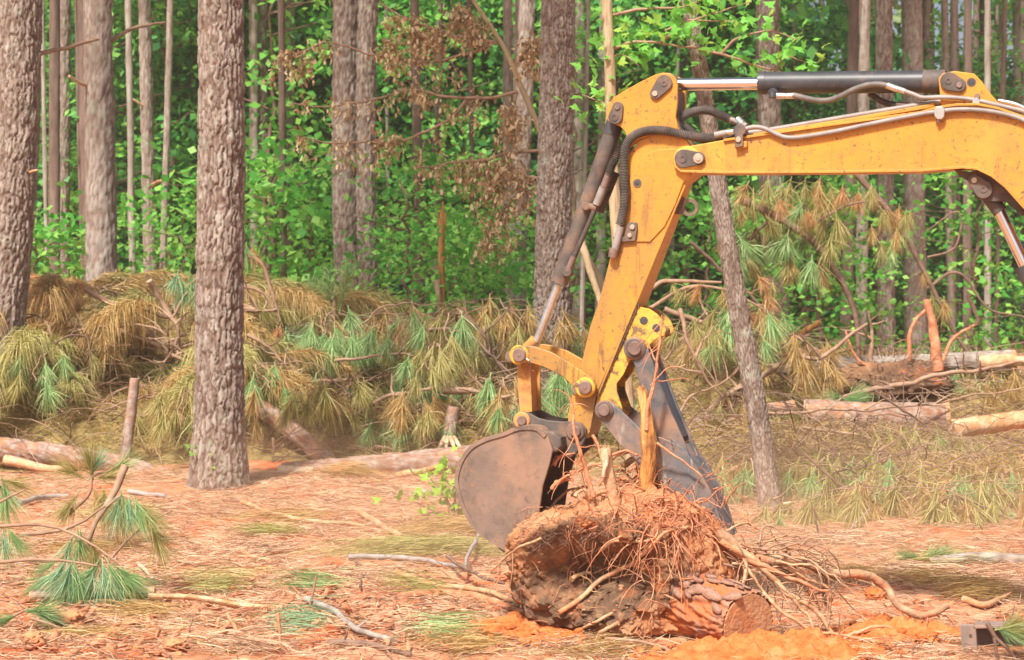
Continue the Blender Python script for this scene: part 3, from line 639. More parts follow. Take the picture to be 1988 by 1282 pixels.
pipe('feed_hose', [(1204, 285, -.05), (1196, 305, -.07), (1188, 322, -.07), (1182, 340, -.07)], 8, 'hose_dark', bc, rings=1)
rod('feed_fitting', (1196, 335, .0), (1165, 412, 0), 8, 7, 'hose_dark', bc)
# yellow guide links, H link
lk = [(995, 688), (996, 681), (1004, 674), (1020, 671), (1037, 673), (1070, 684), (1102, 702), (1135, 725), (1150, 735), (1157, 749), (1150, 765), (1137, 772), (1124, 765), (1116, 753), (1090, 730), (1056, 713), (1024, 703), (1007, 703), (998, 698)]
prism('guide_link', lk, -.165, -.135, 'yellow', b=.004); far_prism('guide_link', lk, -.165, .135, .165, 'yellow')
for x, y, v in ((1007, 690, -.18), (1135, 753, -.18)):
    disc('link_boss', x, y, 20, v+.006, v+.03, 'yellow_worn'); disc('link_pin', x, y, 13.5, v-.014, v+.01, 'pin'); disc('pin_centre', x, y, 3.5, v-.017, v-.012, 'pin')
rod('grease_nipple', (1020, 695, -.172), (1027, 701, -.176), 2.5, 2, 'bolt'); disc('pin_tab', 1119, 747, 4, -.18, -.16, 'pin')
far_b = [(1020, 690), (1007, 690)]
mb = MB(); 
for x, y in ((1007, 690), (1135, 753)):
    c = L(x, y, 0); c[1] = 0; sweep(mb, [c+[0, -.16, 0], c+[0, .16, 0]], 10/SCL, 20)
ob('link_shafts', mb.mesh('link_shafts', M['pin']), EX)
hp = [(1004, 700), (1031, 706), (1031, 740), (1033, 800), (1009, 803), (1005, 750)]
prism('bucket_link', hp, -.105, -.085, 'rusty_yellow', b=.003); far_prism('bucket_link', hp, -.105, .06, .08, 'rusty_yellow')
prism('link_web', [(1012, 720), (1026, 720), (1029, 800), (1016, 800)], -.085, .06, 'rusty_yellow', b=.003)
# bucket
ear = [(996, 826), (995, 812), (1001, 803), (1014, 799), (1028, 803), (1044, 812), (1065, 817), (1090, 819), (1110, 818), (1128, 822), (1138, 834), (1136, 852), (1126, 872), (1108, 890), (1095, 884), (1078, 880), (1066, 868), (1050, 845), (1020, 846), (1000, 838)]
cheek = [(997, 833), (975, 842), (944, 851), (915, 867), (896, 892), (886, 922), (886, 942), (892, 968), (906, 1002), (928, 1032), (957, 1053), (981, 1066), (1006, 1062), (1030, 1035), (1046, 998), (1054, 943), (1067, 901), (1073, 873), (1064, 848), (1050, 832), (1038, 829), (1015, 828)]
bk = prism('bucket_cheek', cheek, -.26, -.243, 'bucket', b=.005)
far_prism('bucket_cheek', cheek, -.26, .243, .26, 'bucket')
# curved shell wraps the back of the cheeks
shl = [(1060, 846), (1042, 831), (1015, 829), (997, 833), (975, 842), (944, 851), (915, 867), (896, 892), (886, 922), (886, 942), (892, 968), (906, 1002), (928, 1032), (957, 1053), (984, 1069)]
Q = cat([L(a, b_, -.26) for a, b_ in shl], 60); T, A_, B_ = frames(Q); cc = Q.mean(0); mb = MB()
nrm = np.stack([-T[:, 2], np.zeros(60), T[:, 0]], 1); sg = np.sign(((cc+np.array([.15, 0, 0])-Q)*nrm).sum(1)); nrm *= sg[:, None]
ro = Q - nrm*.006; ri = Q + nrm*.016
def lay(P, v): P = P.copy(); P[:, 1] = v; return P
vv = np.vstack([lay(ro, -.268), lay(ri, -.268), lay(ri, .268), lay(ro, .268)]); q = []
for i in range(59):
    for a in range(4): b2 = (a+1) % 4; q.append([a*60+i, a*60+i+1, b2*60+i+1, b2*60+i])
mb.add(vv, q + [[0, 60, 120, 180], [59, 239, 179, 119]]); ob('bucket_shell', mb.mesh('bucket_shell', M['bucket'], sharp=40), EX)
prism('bucket_lip', [(962, 1052), (985, 1064), (1003, 1083), (994, 1086), (968, 1066)], -.262, .262, 'dusty_black', b=.003)
for i in range(4):
    v = -.24+i*.16
    P = L(985, 1066, -.26); mb = MB(); a = .03; c = np.array([P[0], v, P[2]])
    mb.add([c+[-.02, -a, .02], c+[-.02, a, .02], c+[.02, a, -.0], c+[.02, -a, .0], c+[.05, -a*.6, -.09], c+[.05, a*.6, -.09]], [[0, 1, 2, 3], [0, 4, 5, 1], [3, 2, 5, 4], [0, 3, 4], [1, 5, 2]])
    ob('bucket_tooth', mb.mesh('bucket_tooth', M['pin'], smooth=False), EX)
prism('bucket_ear', ear, -.135, -.108, 'dusty_black', b=.005); far_prism('bucket_ear', ear, -.135, .108, .135, 'dusty_black')
prism('bucket_crossbar', [(1046, 836), (1072, 838), (1088, 850), (1090, 866), (1082, 878), (1068, 880), (1060, 862)], -.245, .245, 'dusty_black', b=.01)
prism('bucket_top_plate', [(1000, 832), (1040, 830), (1060, 846), (1052, 852), (1036, 840), (1004, 842)], -.24, .24, 'dusty_black', b=.004)
for x, y, r in ((1012, 817, 17), (1116, 838, 19)):
    disc('ear_boss', x, y, r, -.15, -.13, 'rusty_yellow' if x < 1050 else 'dusty_black'); disc('ear_pin', x, y, r*.55, -.168, -.145, 'pin')
mb = MB()
for x, y in ((1012, 817), (1116, 838)):
    c = L(x, y, -.13); c[1] = 0; sweep(mb, [c+[0, -.14, 0], c+[0, .14, 0]], 9/SCL, 20)
ob('ear_shafts', mb.mesh('ear_shafts', M['pin']), EX)
# thumb bracket, link and thumb
tb = [(1237, 594), (1246, 597), (1260, 600), (1275, 610), (1285, 622), (1293, 640), (1290, 652), (1281, 655), (1272, 660), (1262, 668), (1258, 684), (1250, 694), (1236, 699), (1224, 699), (1210, 728), (1197, 745), (1197, 760), (1207, 790), (1210, 803), (1200, 812), (1178, 815), (1160, 806), (1156, 790), (1160, 768), (1191, 689)]
prism('thumb_bracket', tb, -.098, -.078, 'yellow_worn', b=.003); far_prism('thumb_bracket', tb, -.098, .078, .098, 'yellow_worn')
disc('bracket_hole', 1250, 623, 10, -.1, -.0975, 'yellow_worn', hole=8.3); disc('bracket_hole_shade', 1250, 623, 8.3, -.0990, -.0975, 'black'); disc('bracket_hole_shade', 1274, 637, 8, -.0990, -.0975, 'black')  # black discs on the solid plate paint the shade of its holes
rod('bracket_hook', (1282, 652, -.09), (1296, 640, .09), 6, 6, 'dusty_black'); pipe('bracket_hook', [(1240, 594, .1), (1268, 606, .1), (1288, 622, .1), (1296, 640, .1), (1286, 654, .1)], 4, 'dusty_black')
mb = MB()
for i in range(46):   # the ragged weld between stick and bracket
    t_ = i/45; a = np.array((1240, 590.))*(1-t_)+np.array((1163, 768.))*t_; c = L(a[0]+R.uniform(-1.2, 1.2), a[1], -.105); sweep(mb, [c+[0, 0, -.006], c+[0, 0, .006]], .005+.002*R.random(), 6)
ob('weld_bead', mb.mesh('weld_bead', M['dusty_black']), EX)
bar = [(1226, 690), (1243, 672), (1258, 680), (1275, 725), (1298, 790), (1325, 850), (1345, 900), (1318, 925), (1290, 925), (1272, 905), (1262, 840), (1248, 770), (1232, 710)]
th = [(1155, 797), (1160, 784), (1173, 778), (1186, 781), (1215, 806), (1248, 838), (1290, 852), (1325, 868), (1352, 905), (1378, 950), (1396, 1000), (1412, 1046), (1392, 1022), (1350, 985), (1300, 960), (1262, 930), (1225, 885), (1198, 858), (1172, 824)]
prism('thumb_link', bar, -.125, -.105, 'thumb', b=.004); far_prism('thumb_link', bar, -.125, .075, .095, 'thumb')
prism('thumb', th, -.15, -.128, 'thumb', b=.004); far_prism('thumb', th, -.15, .10, .122, 'thumb')
prism('thumb_back_plate', [(1300, 848), (1325, 868), (1352, 905), (1378, 950), (1396, 1000), (1412, 1046), (1406, 1040), (1388, 1000), (1368, 955), (1342, 912), (1318, 880)], -.127, .10, 'thumb', b=.002)
prism('thumb_link_web', [(1258, 690), (1275, 730), (1298, 794), (1322, 850), (1312, 852), (1290, 800), (1268, 738), (1252, 694)], -.1045, .0745, 'black', b=.002)
for x, y, r, v in ((1172, 797, 19, -.165), (1231, 677, 22, -.14)):
    disc('thumb_pin_boss', x, y, r, v, v+.03, 'pin'); disc('thumb_pin', x, y, r*.62, v-.02, v+.01, 'pin'); disc('pin_washer', x, y, r*.8, v-.006, v+.01, 'dusty_black', hole=r*.6)
    mb = MB(); c = L(x, y, v); c[1] = 0; sweep(mb, [c+[0, -.13, 0], c+[0, .12, 0]], r*.5/SCL, 20); ob('thumb_shaft', mb.mesh('thumb_shaft', M['pin']), EX)
# lifting eyes on the stick back
eyl = [(1306, 412), (1318, 378), (1334, 384), (1352, 390), (1360, 402), (1353, 416), (1338, 420), (1320, 413)]
for v in (-.06, .03):
    mb = MB(); disc_mb(mb, 1339, 403, 17/SCL, v, v+.014, 10.5/SCL); ob('lifting_eye', mb.mesh('lifting_eye', M['dusty_black'], sharp=40), EX)
    prism('eye_plate', [(1303, 415), (1316, 376), (1332, 387), (1325, 398), (1325, 410), (1330, 417)], v, v+.014, 'dusty_black', b=.002)
# small bracket with two bolts and hose end
k = prism('hose_bracket', [(1217, 436), (1224, 431), (1236, 433), (1237, 445), (1233, 468), (1210, 470), (1190, 464), (1190, 460), (1212, 460)], -.135, -.112, 'dusty_black', b=.002)
disc('pin_bolt', 1227, 441, 5, -.145, -.135, 'bolt', k); disc('pin_bolt', 1222, 457, 4.5, -.145, -.135, 'bolt', k)
rod('hose_end', (1205, 440, -.14), (1194, 485, -.14), 7.5, 7.5, 'line'); rod('hose_end', (1192, 482, -.14), (1189, 500, -.14), 9, 9, 'pin')
# hoses
pipe('spiral_hose', [(1203, 437, -.14), (1209, 410, -.14), (1213, 375, -.14), (1211, 335, -.14), (1212, 300, -.14), (1219, 276, -.14), (1234, 261, -.14), (1258, 254, -.14), (1290, 254, -.14), (1320, 260, -.13), (1345, 265, -.11), (1366, 266, -.10)], 8.2, 'hose', rings=1)
pipe('hose_tail', [(1338, 262, -.11), (1360, 268, -.10), (1385, 268, -.1), (1400, 262, -.1)], 9.2, 'hose_dark', rings=1, amp=.08)
pipe('hose_tail', [(1330, 245, 0), (1345, 258, -.02), (1365, 272, -.03), (1395, 273, -.05), (1430, 266, -.08), (1450, 258, -.1)], 7, 'hose_dark', rings=1, amp=.08)
pipe('spiral_hose', [(1318, 232, .0), (1335, 221, 0), (1355, 215, 0), (1378, 215, 0), (1398, 223, 0), (1416, 232, 0)], 8, 'hose', rings=1)
pipe('spiral_hose', [(1316, 243, .03), (1332, 255, .03), (1352, 262, .03)], 8, 'hose_dark', rings=1)
for a, b_, r, m in (((1388, 263, -.12), (1412, 258, -.12), 6.5, 'line'), ((1408, 258, -.12), (1424, 256, -.12), 5.5, 'steel'), ((1412, 230, 0), (1426, 236, 0), 6.5, 'pin'), ((1424, 234, -.02), (1450, 245, -.05), 5, 'line'), ((1432, 232, -.02), (1442, 242, -.04), 7, 'steel')):
    rod('hose_fitting', a, b_, r, r, m)
k = prism('line_clamp', [(1424, 248), (1430, 242), (1440, 242), (1447, 248), (1447, 258), (1442, 262), (1443, 284), (1426, 288), (1428, 262), (1424, 258)], -.175, -.136, 'dusty_black', b=.003); disc('pin_bolt', 1433, 271, 5.5, -.184, -.175, 'bolt', k)
prism('clamp_tab', [(1427, 276), (1450, 274), (1450, 286), (1430, 290)], -.16, -.136, 'yellow', b=.003)
pipe('hydraulic_line', [(1444, 252, -.155), (1462, 247, -.155), (1482, 249, -.155), (1500, 257, -.155), (1520, 266, -.155), (1536, 268, -.155), (1560, 266, -.155), (1620, 256, -.155), (1700, 239, -.155), (1787, 222, -.155), (1815, 218, -.155), (1860, 213, -.155), (1910, 215, -.155), (1955, 223, -.155), (1988, 234, -.155), (2040, 264, -.155)], 4.6, 'line')
pipe('hydraulic_line', [(1420, 262, -.06), (1470, 256, -.06), (1510, 250, -.06), (1640, 228, -.06), (1740, 211, -.06), (1790, 203, -.06), (1830, 198, -.06), (1880, 198, .04)], 5, 'line')
k = prism('line_clamp', [(1813, 212), (1819, 207), (1829, 207), (1834, 212), (1833, 226), (1828, 232), (1820, 232), (1814, 226)], -.175, -.137, 'steel', b=.003); rod('pin_bolt', (1822, 228, -.16), (1822, 238, -.16), 4, 3, 'pin', k)
disc('feed_elbow', 1500, 180, 9, -.085, -.04, 'black', sc_); rod('feed_elbow', (1500, 180, -.075), (1500, 190, -.08), 8, 7.5, 'black', sc_)
rod('hose_fitting', (1508, 186, -.08), (1524, 187, -.08), 6, 6, 'steel', sc_); rod('hose_fitting', (1524, 187, -.08), (1542, 186, -.08), 5, 6.5, 'steel', sc_)
pipe('feed_hose', [(1540, 185, -.085), (1560, 190, -.085), (1585, 195, -.085), (1608, 195, -.085), (1632, 187, -.085), (1658, 174, -.085), (1682, 166, -.085), (1705, 164, -.085), (1724, 167, -.085)], 5.6, 'hose', sc_)
rod('hose_fitting', (1722, 166, -.085), (1738, 172, -.085), 6.2, 6.2, 'steel', sc_); rod('hose_fitting', (1738, 172, -.085), (1757, 178, -.085), 7, 5, 'steel', sc_)
pipe('feed_line', [(1755, 177, -.085), (1775, 184, -.09), (1792, 190, -.1), (1830, 189, -.11), (1875, 192, -.11), (1905, 197, -.11), (1935, 204, -.11), (1965, 211, -.11), (1995, 220, -.11), (2045, 248, -.11)], 4.4, 'line', sc_)
disc('line_stud', 1897, 187, 5, -.13, -.10, 'pin'); disc('line_stud', 1895, 197, 7, -.135, -.105, 'steel')
for q in range(2): pipe('upper_line', [(1938, 196+q*6, .02+q*.03), (1965, 201+q*6, .02+q*.03), (1990, 211+q*6, .02+q*.03), (2045, 240+q*6, .03)], 4, 'steel')
pipe('feed_hose', [(1688, 182, .06), (1708, 195, .05), (1726, 202, .04), (1742, 204, .03)], 6, 'hose_dark', sc_); rod('hose_fitting', (1740, 203, .03), (1760, 205, .03), 6, 5, 'pin', sc_); rod('feed_line', (1758, 205, .03), (1790, 206, .03), 3.5, 3.5, 'pin', sc_)
# ---------------------------------------------------------------- needles
def ribbons(p, d, ln, wd, droop, mb, bend=None):
    n = len(p); sd = unit(np.cross(d, rnd(n)))*wd[:, None]*.5
    a = p; b = p + d*ln[:, None]*.5 + np.array([0, 0, -1.0])*(droop*ln)[:, None]*.2; c = p + d*ln[:, None]*.92 + np.array([0, 0, -1.0])*(droop*ln)[:, None]
    V = np.stack([a-sd*.6, a+sd*.6, b+sd, b-sd, c], 1).reshape(-1, 3); i = np.arange(n)[:, None]*5
    # quad and tip triangle share their vertices so that the needle is one island
    mb.add(V, i + np.array([[0, 1, 2, 3]])); k = mb.n - 5*n
    mb.f.append(i + np.array([[3, 2, 4]]) + k)
def tassel_mesh(mt, seed, n=110, L_=.25, w=.0055):
    rr = np.random.default_rng(seed); mb = MB()
    z = rr.uniform(0, .10, n); p = np.stack([rr.normal(0, .004, n), rr.normal(0, .004, n), z], 1)
    a = rr.uniform(0, 6.283, n); sp = np.abs(rr.normal(.0, .45, n)) + .10; dr = -rr.uniform(.05, .5, n)*np.clip(sp, .2, 1)
    d = np.stack([np.sin(sp)*np.cos(a), np.sin(sp)*np.sin(a), np.cos(sp)], 1)
    ribbons(p, d, rr.uniform(.5, 1.12, n)*L_*rr.choice([1, 1, .8]), rr.uniform(.7, 1.2, n)*w, dr, mb)
    sweep(mb, [(0, 0, -.03), (0, 0, .11)], .004, 5)
    return mb.mesh('needle_tuft', M[mt], smooth=False)
def plume_mesh(mt, seed, n=420, Lx=.62, w=.0055):
    rr = np.random.default_rng(seed); mb = MB()
    s = rr.random(n)**.8; p = np.stack([s*Lx, rr.normal(0, .01, n), .10*np.sin(s*2.2) - .16*s*s], 1)
    a = rr.uniform(-1.5, 1.5, n)
    d = unit(np.stack([np.full(n, .75), np.sin(a)*.75, np.cos(a)*.30 - .12], 1) + rr.normal(0, .22, (n, 3)))
    ribbons(p, d, rr.uniform(.16, .32, n), rr.uniform(.7, 1.2, n)*w, rr.uniform(.55, 1.1, n), mb)
    return mb.mesh('needle_tuft', M[mt], smooth=False)
def brush_mesh(mt, seed, n=200):
    rr = np.random.default_rng(seed); mb = MB(); z = rr.random(n)*.4; a = rr.uniform(0, 6.283, n); sp = rr.uniform(.5, 1.0, n)
    ribbons(np.stack([0*z, 0*z, z], 1), np.stack([np.sin(sp)*np.cos(a), np.sin(sp)*np.sin(a), np.cos(sp)], 1), rr.uniform(.17, .24, n), rr.uniform(.7, 1.2, n)*.005, rr.uniform(0, .3, n), mb)
    sweep(mb, [(0, 0, -.2), (0, 0, .42)], [.012, .005], 6)
    return mb.mesh('needle_tuft', M[mt], smooth=False)
CL = ['n_green', 'n_blue', 'n_olive', 'n_gold', 'n_orange']
TAS = {c: [tassel_mesh(c, 100+i*7+j) for i in range(3)] for j, c in enumerate(CL)}
PLU = {c: [plume_mesh(c, 200+i*7+j) for i in range(2)] for j, c in enumerate(CL)}
FINE = {c: [tassel_mesh(c, 300+i*7+j, 95+35*i, .23+.02*i, .0026) for i in range(4)] for j, c in enumerate(CL)}

def q_dir(d, roll=0.0):
    return Vector(d).to_track_quat('Z', 'Y') @ Quaternion((0, 0, 1), roll)
def bough_proto(seed, style):
    rr = random.Random(seed); Ln = rr.uniform(1.1, 2.0); up = rr.uniform(.25, .7); mb = MB()
    P = cat([(0, 0, -.1), (Ln*.3, 0, up*Ln*.45), (Ln*.62, .05, up*Ln*.62), (Ln*.9, .0, up*Ln*.5), (Ln*1.08, 0, up*Ln*.22)], 30); P = wander(P, 30, .08, seed)
    sweep(mb, P, [.017, .006], 6)
    tu = []
    n = rr.randint(8, 12) if style == 'tassel' else 6
    for k in range(n):
        i = int(8+21*k/(n-1)); s = 1 if k % 2 else -1; tl = rr.uniform(.12, .42)*(1.15-.5*i/30); a = s*rr.uniform(.4, 1.1)
        q = P[i]+np.array([math.cos(a)*tl, math.sin(a)*tl, rr.uniform(-.02, .1)]); e = q+np.array([math.cos(a)*.05, math.sin(a)*.05, -.07])
        T_ = cat([P[i], (P[i]+q)/2+[0, 0, .03], q, e], 8); sweep(mb, T_, [.006, .003], 5, caps=False)
        if style == 'tassel': tu.append((e, q_dir((math.cos(a)*.35, math.sin(a)*.35, -1), rr.random()*6), rr.uniform(.8, 1.25)))
        else: tu.append((q, Quaternion((0, 0, 1), a*.8), rr.uniform(.8, 1.15)))
    return mb.mesh('stem', M['twig']), tu
PRO = {'tassel': [bough_proto(i, 'tassel') for i in range(8)], 'plume': [bough_proto(50+i, 'plume') for i in range(4)]}
def pick(ws):
    r = R.random()*sum(ws.values())
    for k, w in ws.items():
        r -= w
        if r <= 0: return k
    return k
def bough(loc, yaw, sc, style, cols, label, group=None, zs=1.0):
    base = pick(cols); label = {'n_gold': 'golden ', 'n_orange': 'orange ', 'n_olive': 'olive ', 'n_green': 'green ', 'n_blue': 'blue green '}[base] + label
    st, tu = R.choice(PRO[style]); t = thing('pine_bough', label, 'branch', loc, yaw, group)
    s = ob('stem', st, t); s.scale = (sc, sc, sc*zs)
    for p, q, ts in tu:
        c = base if R.random() < .7 else pick(cols)
        o = ob('needle_tuft', R.choice((TAS if style == 'tassel' else PLU)[c]), t, (p[0]*sc, p[1]*sc, p[2]*sc*zs)); o.rotation_mode = 'QUATERNION'; o.rotation_quaternion = q
        o.scale = (ts*1.35*sc**.5,)*3
    return t
def sticks(name, pts, r, m, label, cat_='stick', parent=None, n=40, amp=.012, sides=8, r2=None, group=None, fork=None, rel=True):
    P = np.array([tuple(p) for p in pts]); o0 = P[0].copy() if parent is None else np.array(parent.location)
    P = wander(P-o0, n, amp, float(o0[0]+P[0][0]) % 7+r*100); mb = MB()
    ln = np.linalg.norm(np.diff(P, axis=0), axis=1).sum()
    rr_ = [r, (r2 if r2 is not None else r*.7)]
    dsp = r*.12*fbm(np.linspace(0, ln/.05, n)[:, None], np.arange(sides)[None]*1.0, .5, 2, 3)
    sweep(mb, P, rr_, sides, disp=dsp)
    for t_, dv, l, rf in (fork or []):
        a = P[int(t_*(n-1))]; d = np.array(dv, float); d /= np.linalg.norm(d); sweep(mb, wander([a, a+d*l*.5, a+d*l+[0, 0, .01]], 10, amp, t_*9), [rf, rf*.4], 6)
    o = ob(name, mb.mesh(name, M[m]), parent)
    if parent is None: o.location = o0; tag(o, label, cat_, group)
    return o

# ---------------------------------------------------------------- brush heaps
def wx(px, Yd): return (px-CX)/F*Yd
HEAPS = [(wx(130, 24.2), 24.3, 1.3, 1.1, 1.45), (wx(300, 24), 24.2, 1.2, 1.1, 1.35), (wx(60, 22), 22.3, 1.3, .9, .75), (wx(300, 22), 22.4, 1.1, .8, .6),
         (wx(560, 24), 24.0, 1.2, 1.1, 1.0), (wx(760, 24), 24.0, 1.3, 1.1, 1.12), (wx(920, 23.6), 24.0, .9, 1.0, .95), (wx(650, 22), 22.3, 1.4, .7, .45), (wx(880, 22), 22.3, .9, .7, .35),
         (wx(1340, 24), 24.5, 1.2, 1.3, 1.0), (wx(1540, 26), 26, 1.6, 1.5, .85), (wx(1800, 26), 26, 1.7, 1.4, .7), (wx(1960, 24), 24.5, 1.2, 1.6, .55), (wx(1420, 21), 21.2, 1.0, 1.3, .32), (wx(1640, 21.5), 21.5, 1.2, 1.2, .3), (wx(1880, 19), 19.2, 1.0, 1.0, .22)]
def heap_h(x, y):
    h = 0
    for cx_, cy_, rx_, ry_, hh in HEAPS: h = np.maximum(h, mound(x, y, cx_, cy_, rx_*1.15, ry_*1.15, hh))
    return h
def top_z(x, y):
    x = np.asarray(x, float); y = np.asarray(y, float); h = heap_h(x, y)
    return ground_z(x, y, False) + h*(1+.35*fbm(x*1.8, y*1.8, 3, 3, 7)) + np.minimum(h, .3)*.5*fbm(x*6, y*6, 3, 3, 17)
hx, hy = np.arange(-9, 9.5, .06), np.arange(17, 29.5, .06); HX, HY = np.meshgrid(hx, hy); hh = heap_h(HX, HY); HZ_ = np.where(hh > .04, top_z(HX, HY)-.05, ground_z(HX, HY, False)-.12)
mb = MB(); nx = len(hx); ii = np.arange(len(hy)-1)[:, None]*nx; jj = np.arange(nx-1)[None]; qd = np.stack([ii+jj, ii+jj+1, ii+nx+jj+1, ii+nx+jj], -1).reshape(-1, 4)
kp = (hh.ravel()[qd].max(1) > .03); mb.add(np.stack([HX, HY, HZ_], -1).reshape(-1, 3), qd[kp])
tag(ob('brush_heap', mb.mesh('brush_heap', M['core'])), 'matted brown core of the brush heaps under the pine boughs', 'brush', kind='stuff')

def straw(name, n, area, mt, ln, wd, label, dens=None, lift=.0, up=.25, on_heap=True):
    rr = NR; (x0, x1, y0, y1) = area
    y = rr.uniform(y0, y1, n); x = rr.uniform(x0, x1, n)*y/F - 0 if False else (rr.uniform(x0, x1, n)-CX)/F*y
    if dens is not None: k = rr.random(n) < dens(x, y); x, y = x[k], y[k]
    n = len(x); a = rr.uniform(0, 6.283, n); el = np.abs(rr.normal(0, up, n))
    z = (np.maximum(top_z(x, y), ground_z(x, y)) if on_heap else ground_z(x, y)) + rr.uniform(0, .02, n) + lift
    d = np.stack([np.cos(a)*np.cos(el), np.sin(a)*np.cos(el), np.sin(el)], 1); mb = MB()
    ribbons(np.stack([x, y, z], 1), d, rr.uniform(.6, 1.2, n)*ln, rr.uniform(.7, 1.3, n)*wd, rr.uniform(0, .5, n)*up*2, mb)
    tag(ob(name, mb.mesh(name, M[mt], smooth=False)), label, 'needles', kind='stuff')
inheap = lambda x, y: np.clip(heap_h(x, y)*6, 0, 1)
straw('heap_needles', 80000, (-60, 2050, 17.2, 27), 'n_gold', .26, .006, 'golden brown needles matted over the brush heaps', inheap, up=.5)
straw('heap_needles', 44000, (-60, 2050, 17.2, 27), 'n_olive', .26, .006, 'olive needles mixed into the brush heaps', lambda x, y: inheap(x, y)*np.clip(.6+2*fbm(x*.8, y*.8, 9, 2, 2), 0, 1), up=.5)
straw('pine_straw', 130000, (-40, 2030, 9.3, 20.5), 'litter', .17, .0032, 'dry tan pine straw strewn over the clay', lambda x, y: np.clip(.62+2.4*fbm(x*.9, y*.9, 0, 4, 21) + .25*(y > 13), .04, 1), up=.16, on_heap=False)
straw('pine_straw', 9000, (-40, 2030, 9.3, 21), 'n_olive', .2, .0034, 'yellow green fallen needles in loose patches', lambda x, y: np.clip(-.3+4*fbm(x*1.3, y*1.3, 0, 3, 33), 0, 1), up=.3, on_heap=False)
# long swept needles lying in fans on the clay left of the bucket
def fan(px, py, ang, mt, n=700, wpx=120, label='', lift=.03, hh=.10):
    p = G(px, py); rr = NR; s = rr.random(n); a = ang + rr.normal(0, .16, n)
    x = p.x + rr.normal(0, wpx*.35/F*p.y, n)+s*.2*math.cos(ang); y = p.y + rr.normal(0, .12, n); z = ground_z(x, y)+rr.uniform(.0, 1, n)**2*hh+lift; mb = MB()
    ribbons(np.stack([x, y, z], 1), unit(np.stack([np.cos(a), np.sin(a)*.3, rr.normal(.05, .12, n)], 1)), rr.uniform(.2, .34, n), rr.uniform(.7, 1.2, n)*.004, rr.uniform(.1, .4, n), mb)
    o = ob('pine_spray', mb.mesh('pine_spray', M[mt], smooth=False)); tag(o, label, 'pine spray')
fan(880, 1080, 3.3, 'n_olive', 1500, 240, 'swept olive needle spray lying on the clay left of the bucket'); fan(940, 1040, 3.2, 'n_gold', 900, 160, 'golden needle spray tucked under the bucket curve')
fan(640, 925, .2, 'n_gold', 350, 90, 'small golden needle clump before the centre log')
fan(820, 885, .8, 'n_gold', 500, 70, 'golden needle spray lying over the centre log', .3)
fan(200, 1010, 5.2, 'n_olive', 500, 90, 'olive needle fan behind the foreground pine bough'); fan(1960, 1160, 2.9, 'n_gold', 500, 60, 'dry tan needle bunch near the right edge of the clay')
fan(800, 1240, .3, 'n_green', 160, 60, 'small fresh green needle bunch on the bottom straw'); fan(515, 1225, .5, 'n_blue', 160, 50, 'blue green needle bunch beside upright twig')
fan(545, 1150, .2, 'n_green', 140, 90, 'thin green needle scatter by the peeled log'); fan(760, 1155, .1, 'n_olive', 180, 80, 'yellow green needle scatter in the middle of the clay')
fan(1100, 1275, .4, 'n_gold', 500, 150, 'pinkish dry straw clump below the stump', .0, .03)

for i, (px, py) in enumerate([(120, 1075), (330, 1010), (470, 1040), (560, 1075), (380, 1130), (600, 1010), (700, 960), (480, 1150), (650, 1130), (330, 1200), (90, 1250), (900, 1225), (1580, 1010), (1680, 1060), (1600, 1130), (1850, 1130), (1720, 1120), (1900, 1090), (400, 1262), (980, 1262)]):
    c = ['n_gold', 'litter', 'n_olive', 'litter', 'n_gold'][i % 5]; nm_ = {'n_gold': 'golden', 'litter': 'brown', 'n_olive': 'olive'}[c]
    fan(px, py, R.uniform(-.6, .6)+math.pi*(i % 2), c, 420, R.uniform(60, 130), 'low %s needle clump %s, below %s' % (nm_, 'at the bottom edge' if py > 1190 else 'midway' if py > 1090 else 'far back', near(px)), .0, .07)
def zone_boughs(n, px0, px1, y0, y1, style, cols, label, group, sc=(.8, 1.2), yaw=None, lift=0.0, zs=1.0):
    for i in range(n):
        Yd = R.uniform(y0, y1); px = px0+(px1-px0)*((i*.618+.13) % 1); x = wx(px, Yd)
        z = float(np.maximum(top_z(x, Yd), ground_z(x, Yd)))
        bough((x, Yd, z-.02+lift), R.uniform(0, 6.28) if yaw is None else yaw+R.uniform(-.6, .6), R.uniform(*sc), style, cols, label+' near '+near(px), group, zs)
BR = {'n_gold': 5, 'n_orange': 1, 'n_olive': 4}; GR = {'n_green': 4, 'n_blue': 1, 'n_olive': 4, 'n_gold': 4}; MX = {'n_gold': 4, 'n_olive': 4, 'n_green': 2}
zone_boughs(16, 40, 400, 23.3, 24.9, 'plume', BR, 'swept bough high on the left heap', 'swept boughs of the left heap', (.9, 1.25), yaw=None, zs=.8)
zone_boughs(7, 20, 380, 22.3, 23.4, 'plume', BR, 'drooping bough low on left heap', 'drooping boughs low on the left heap', (.7, 1.0), zs=.5)
zone_boughs(26, -20, 400, 21.7, 24.2, 'tassel', MX, 'thin bough of the left heap', 'mixed boughs before the left heap', (.6, .9), zs=.7)
zone_boughs(34, 470, 990, 22.4, 24.8, 'tassel', GR, 'arching tufted bough in middle heap', 'green boughs of the middle heap', (.75, 1.05), zs=.75)
zone_boughs(20, 470, 980, 21.6, 23.0, 'tassel', MX, 'low drooping bough at the front', 'low boughs of the middle heap', (.6, .9), zs=.6)
zone_boughs(10, 1260, 1480, 22.5, 25, 'tassel', MX, 'needled bough', 'tan boughs right of the stick', (.8, 1.1), zs=1.0)
zone_boughs(16, 1480, 2000, 22.5, 26.5, 'tassel', MX, 'thin needled bough in right brush', 'boughs of the right brush heap', (.6, .95), zs=.6)
zone_boughs(12, 1280, 1720, 19.8, 22, 'tassel', {'n_olive': 5, 'n_green': 2, 'n_gold': 2}, 'low flattened bough', 'low olive boughs at right', (.5, .8), zs=.45)
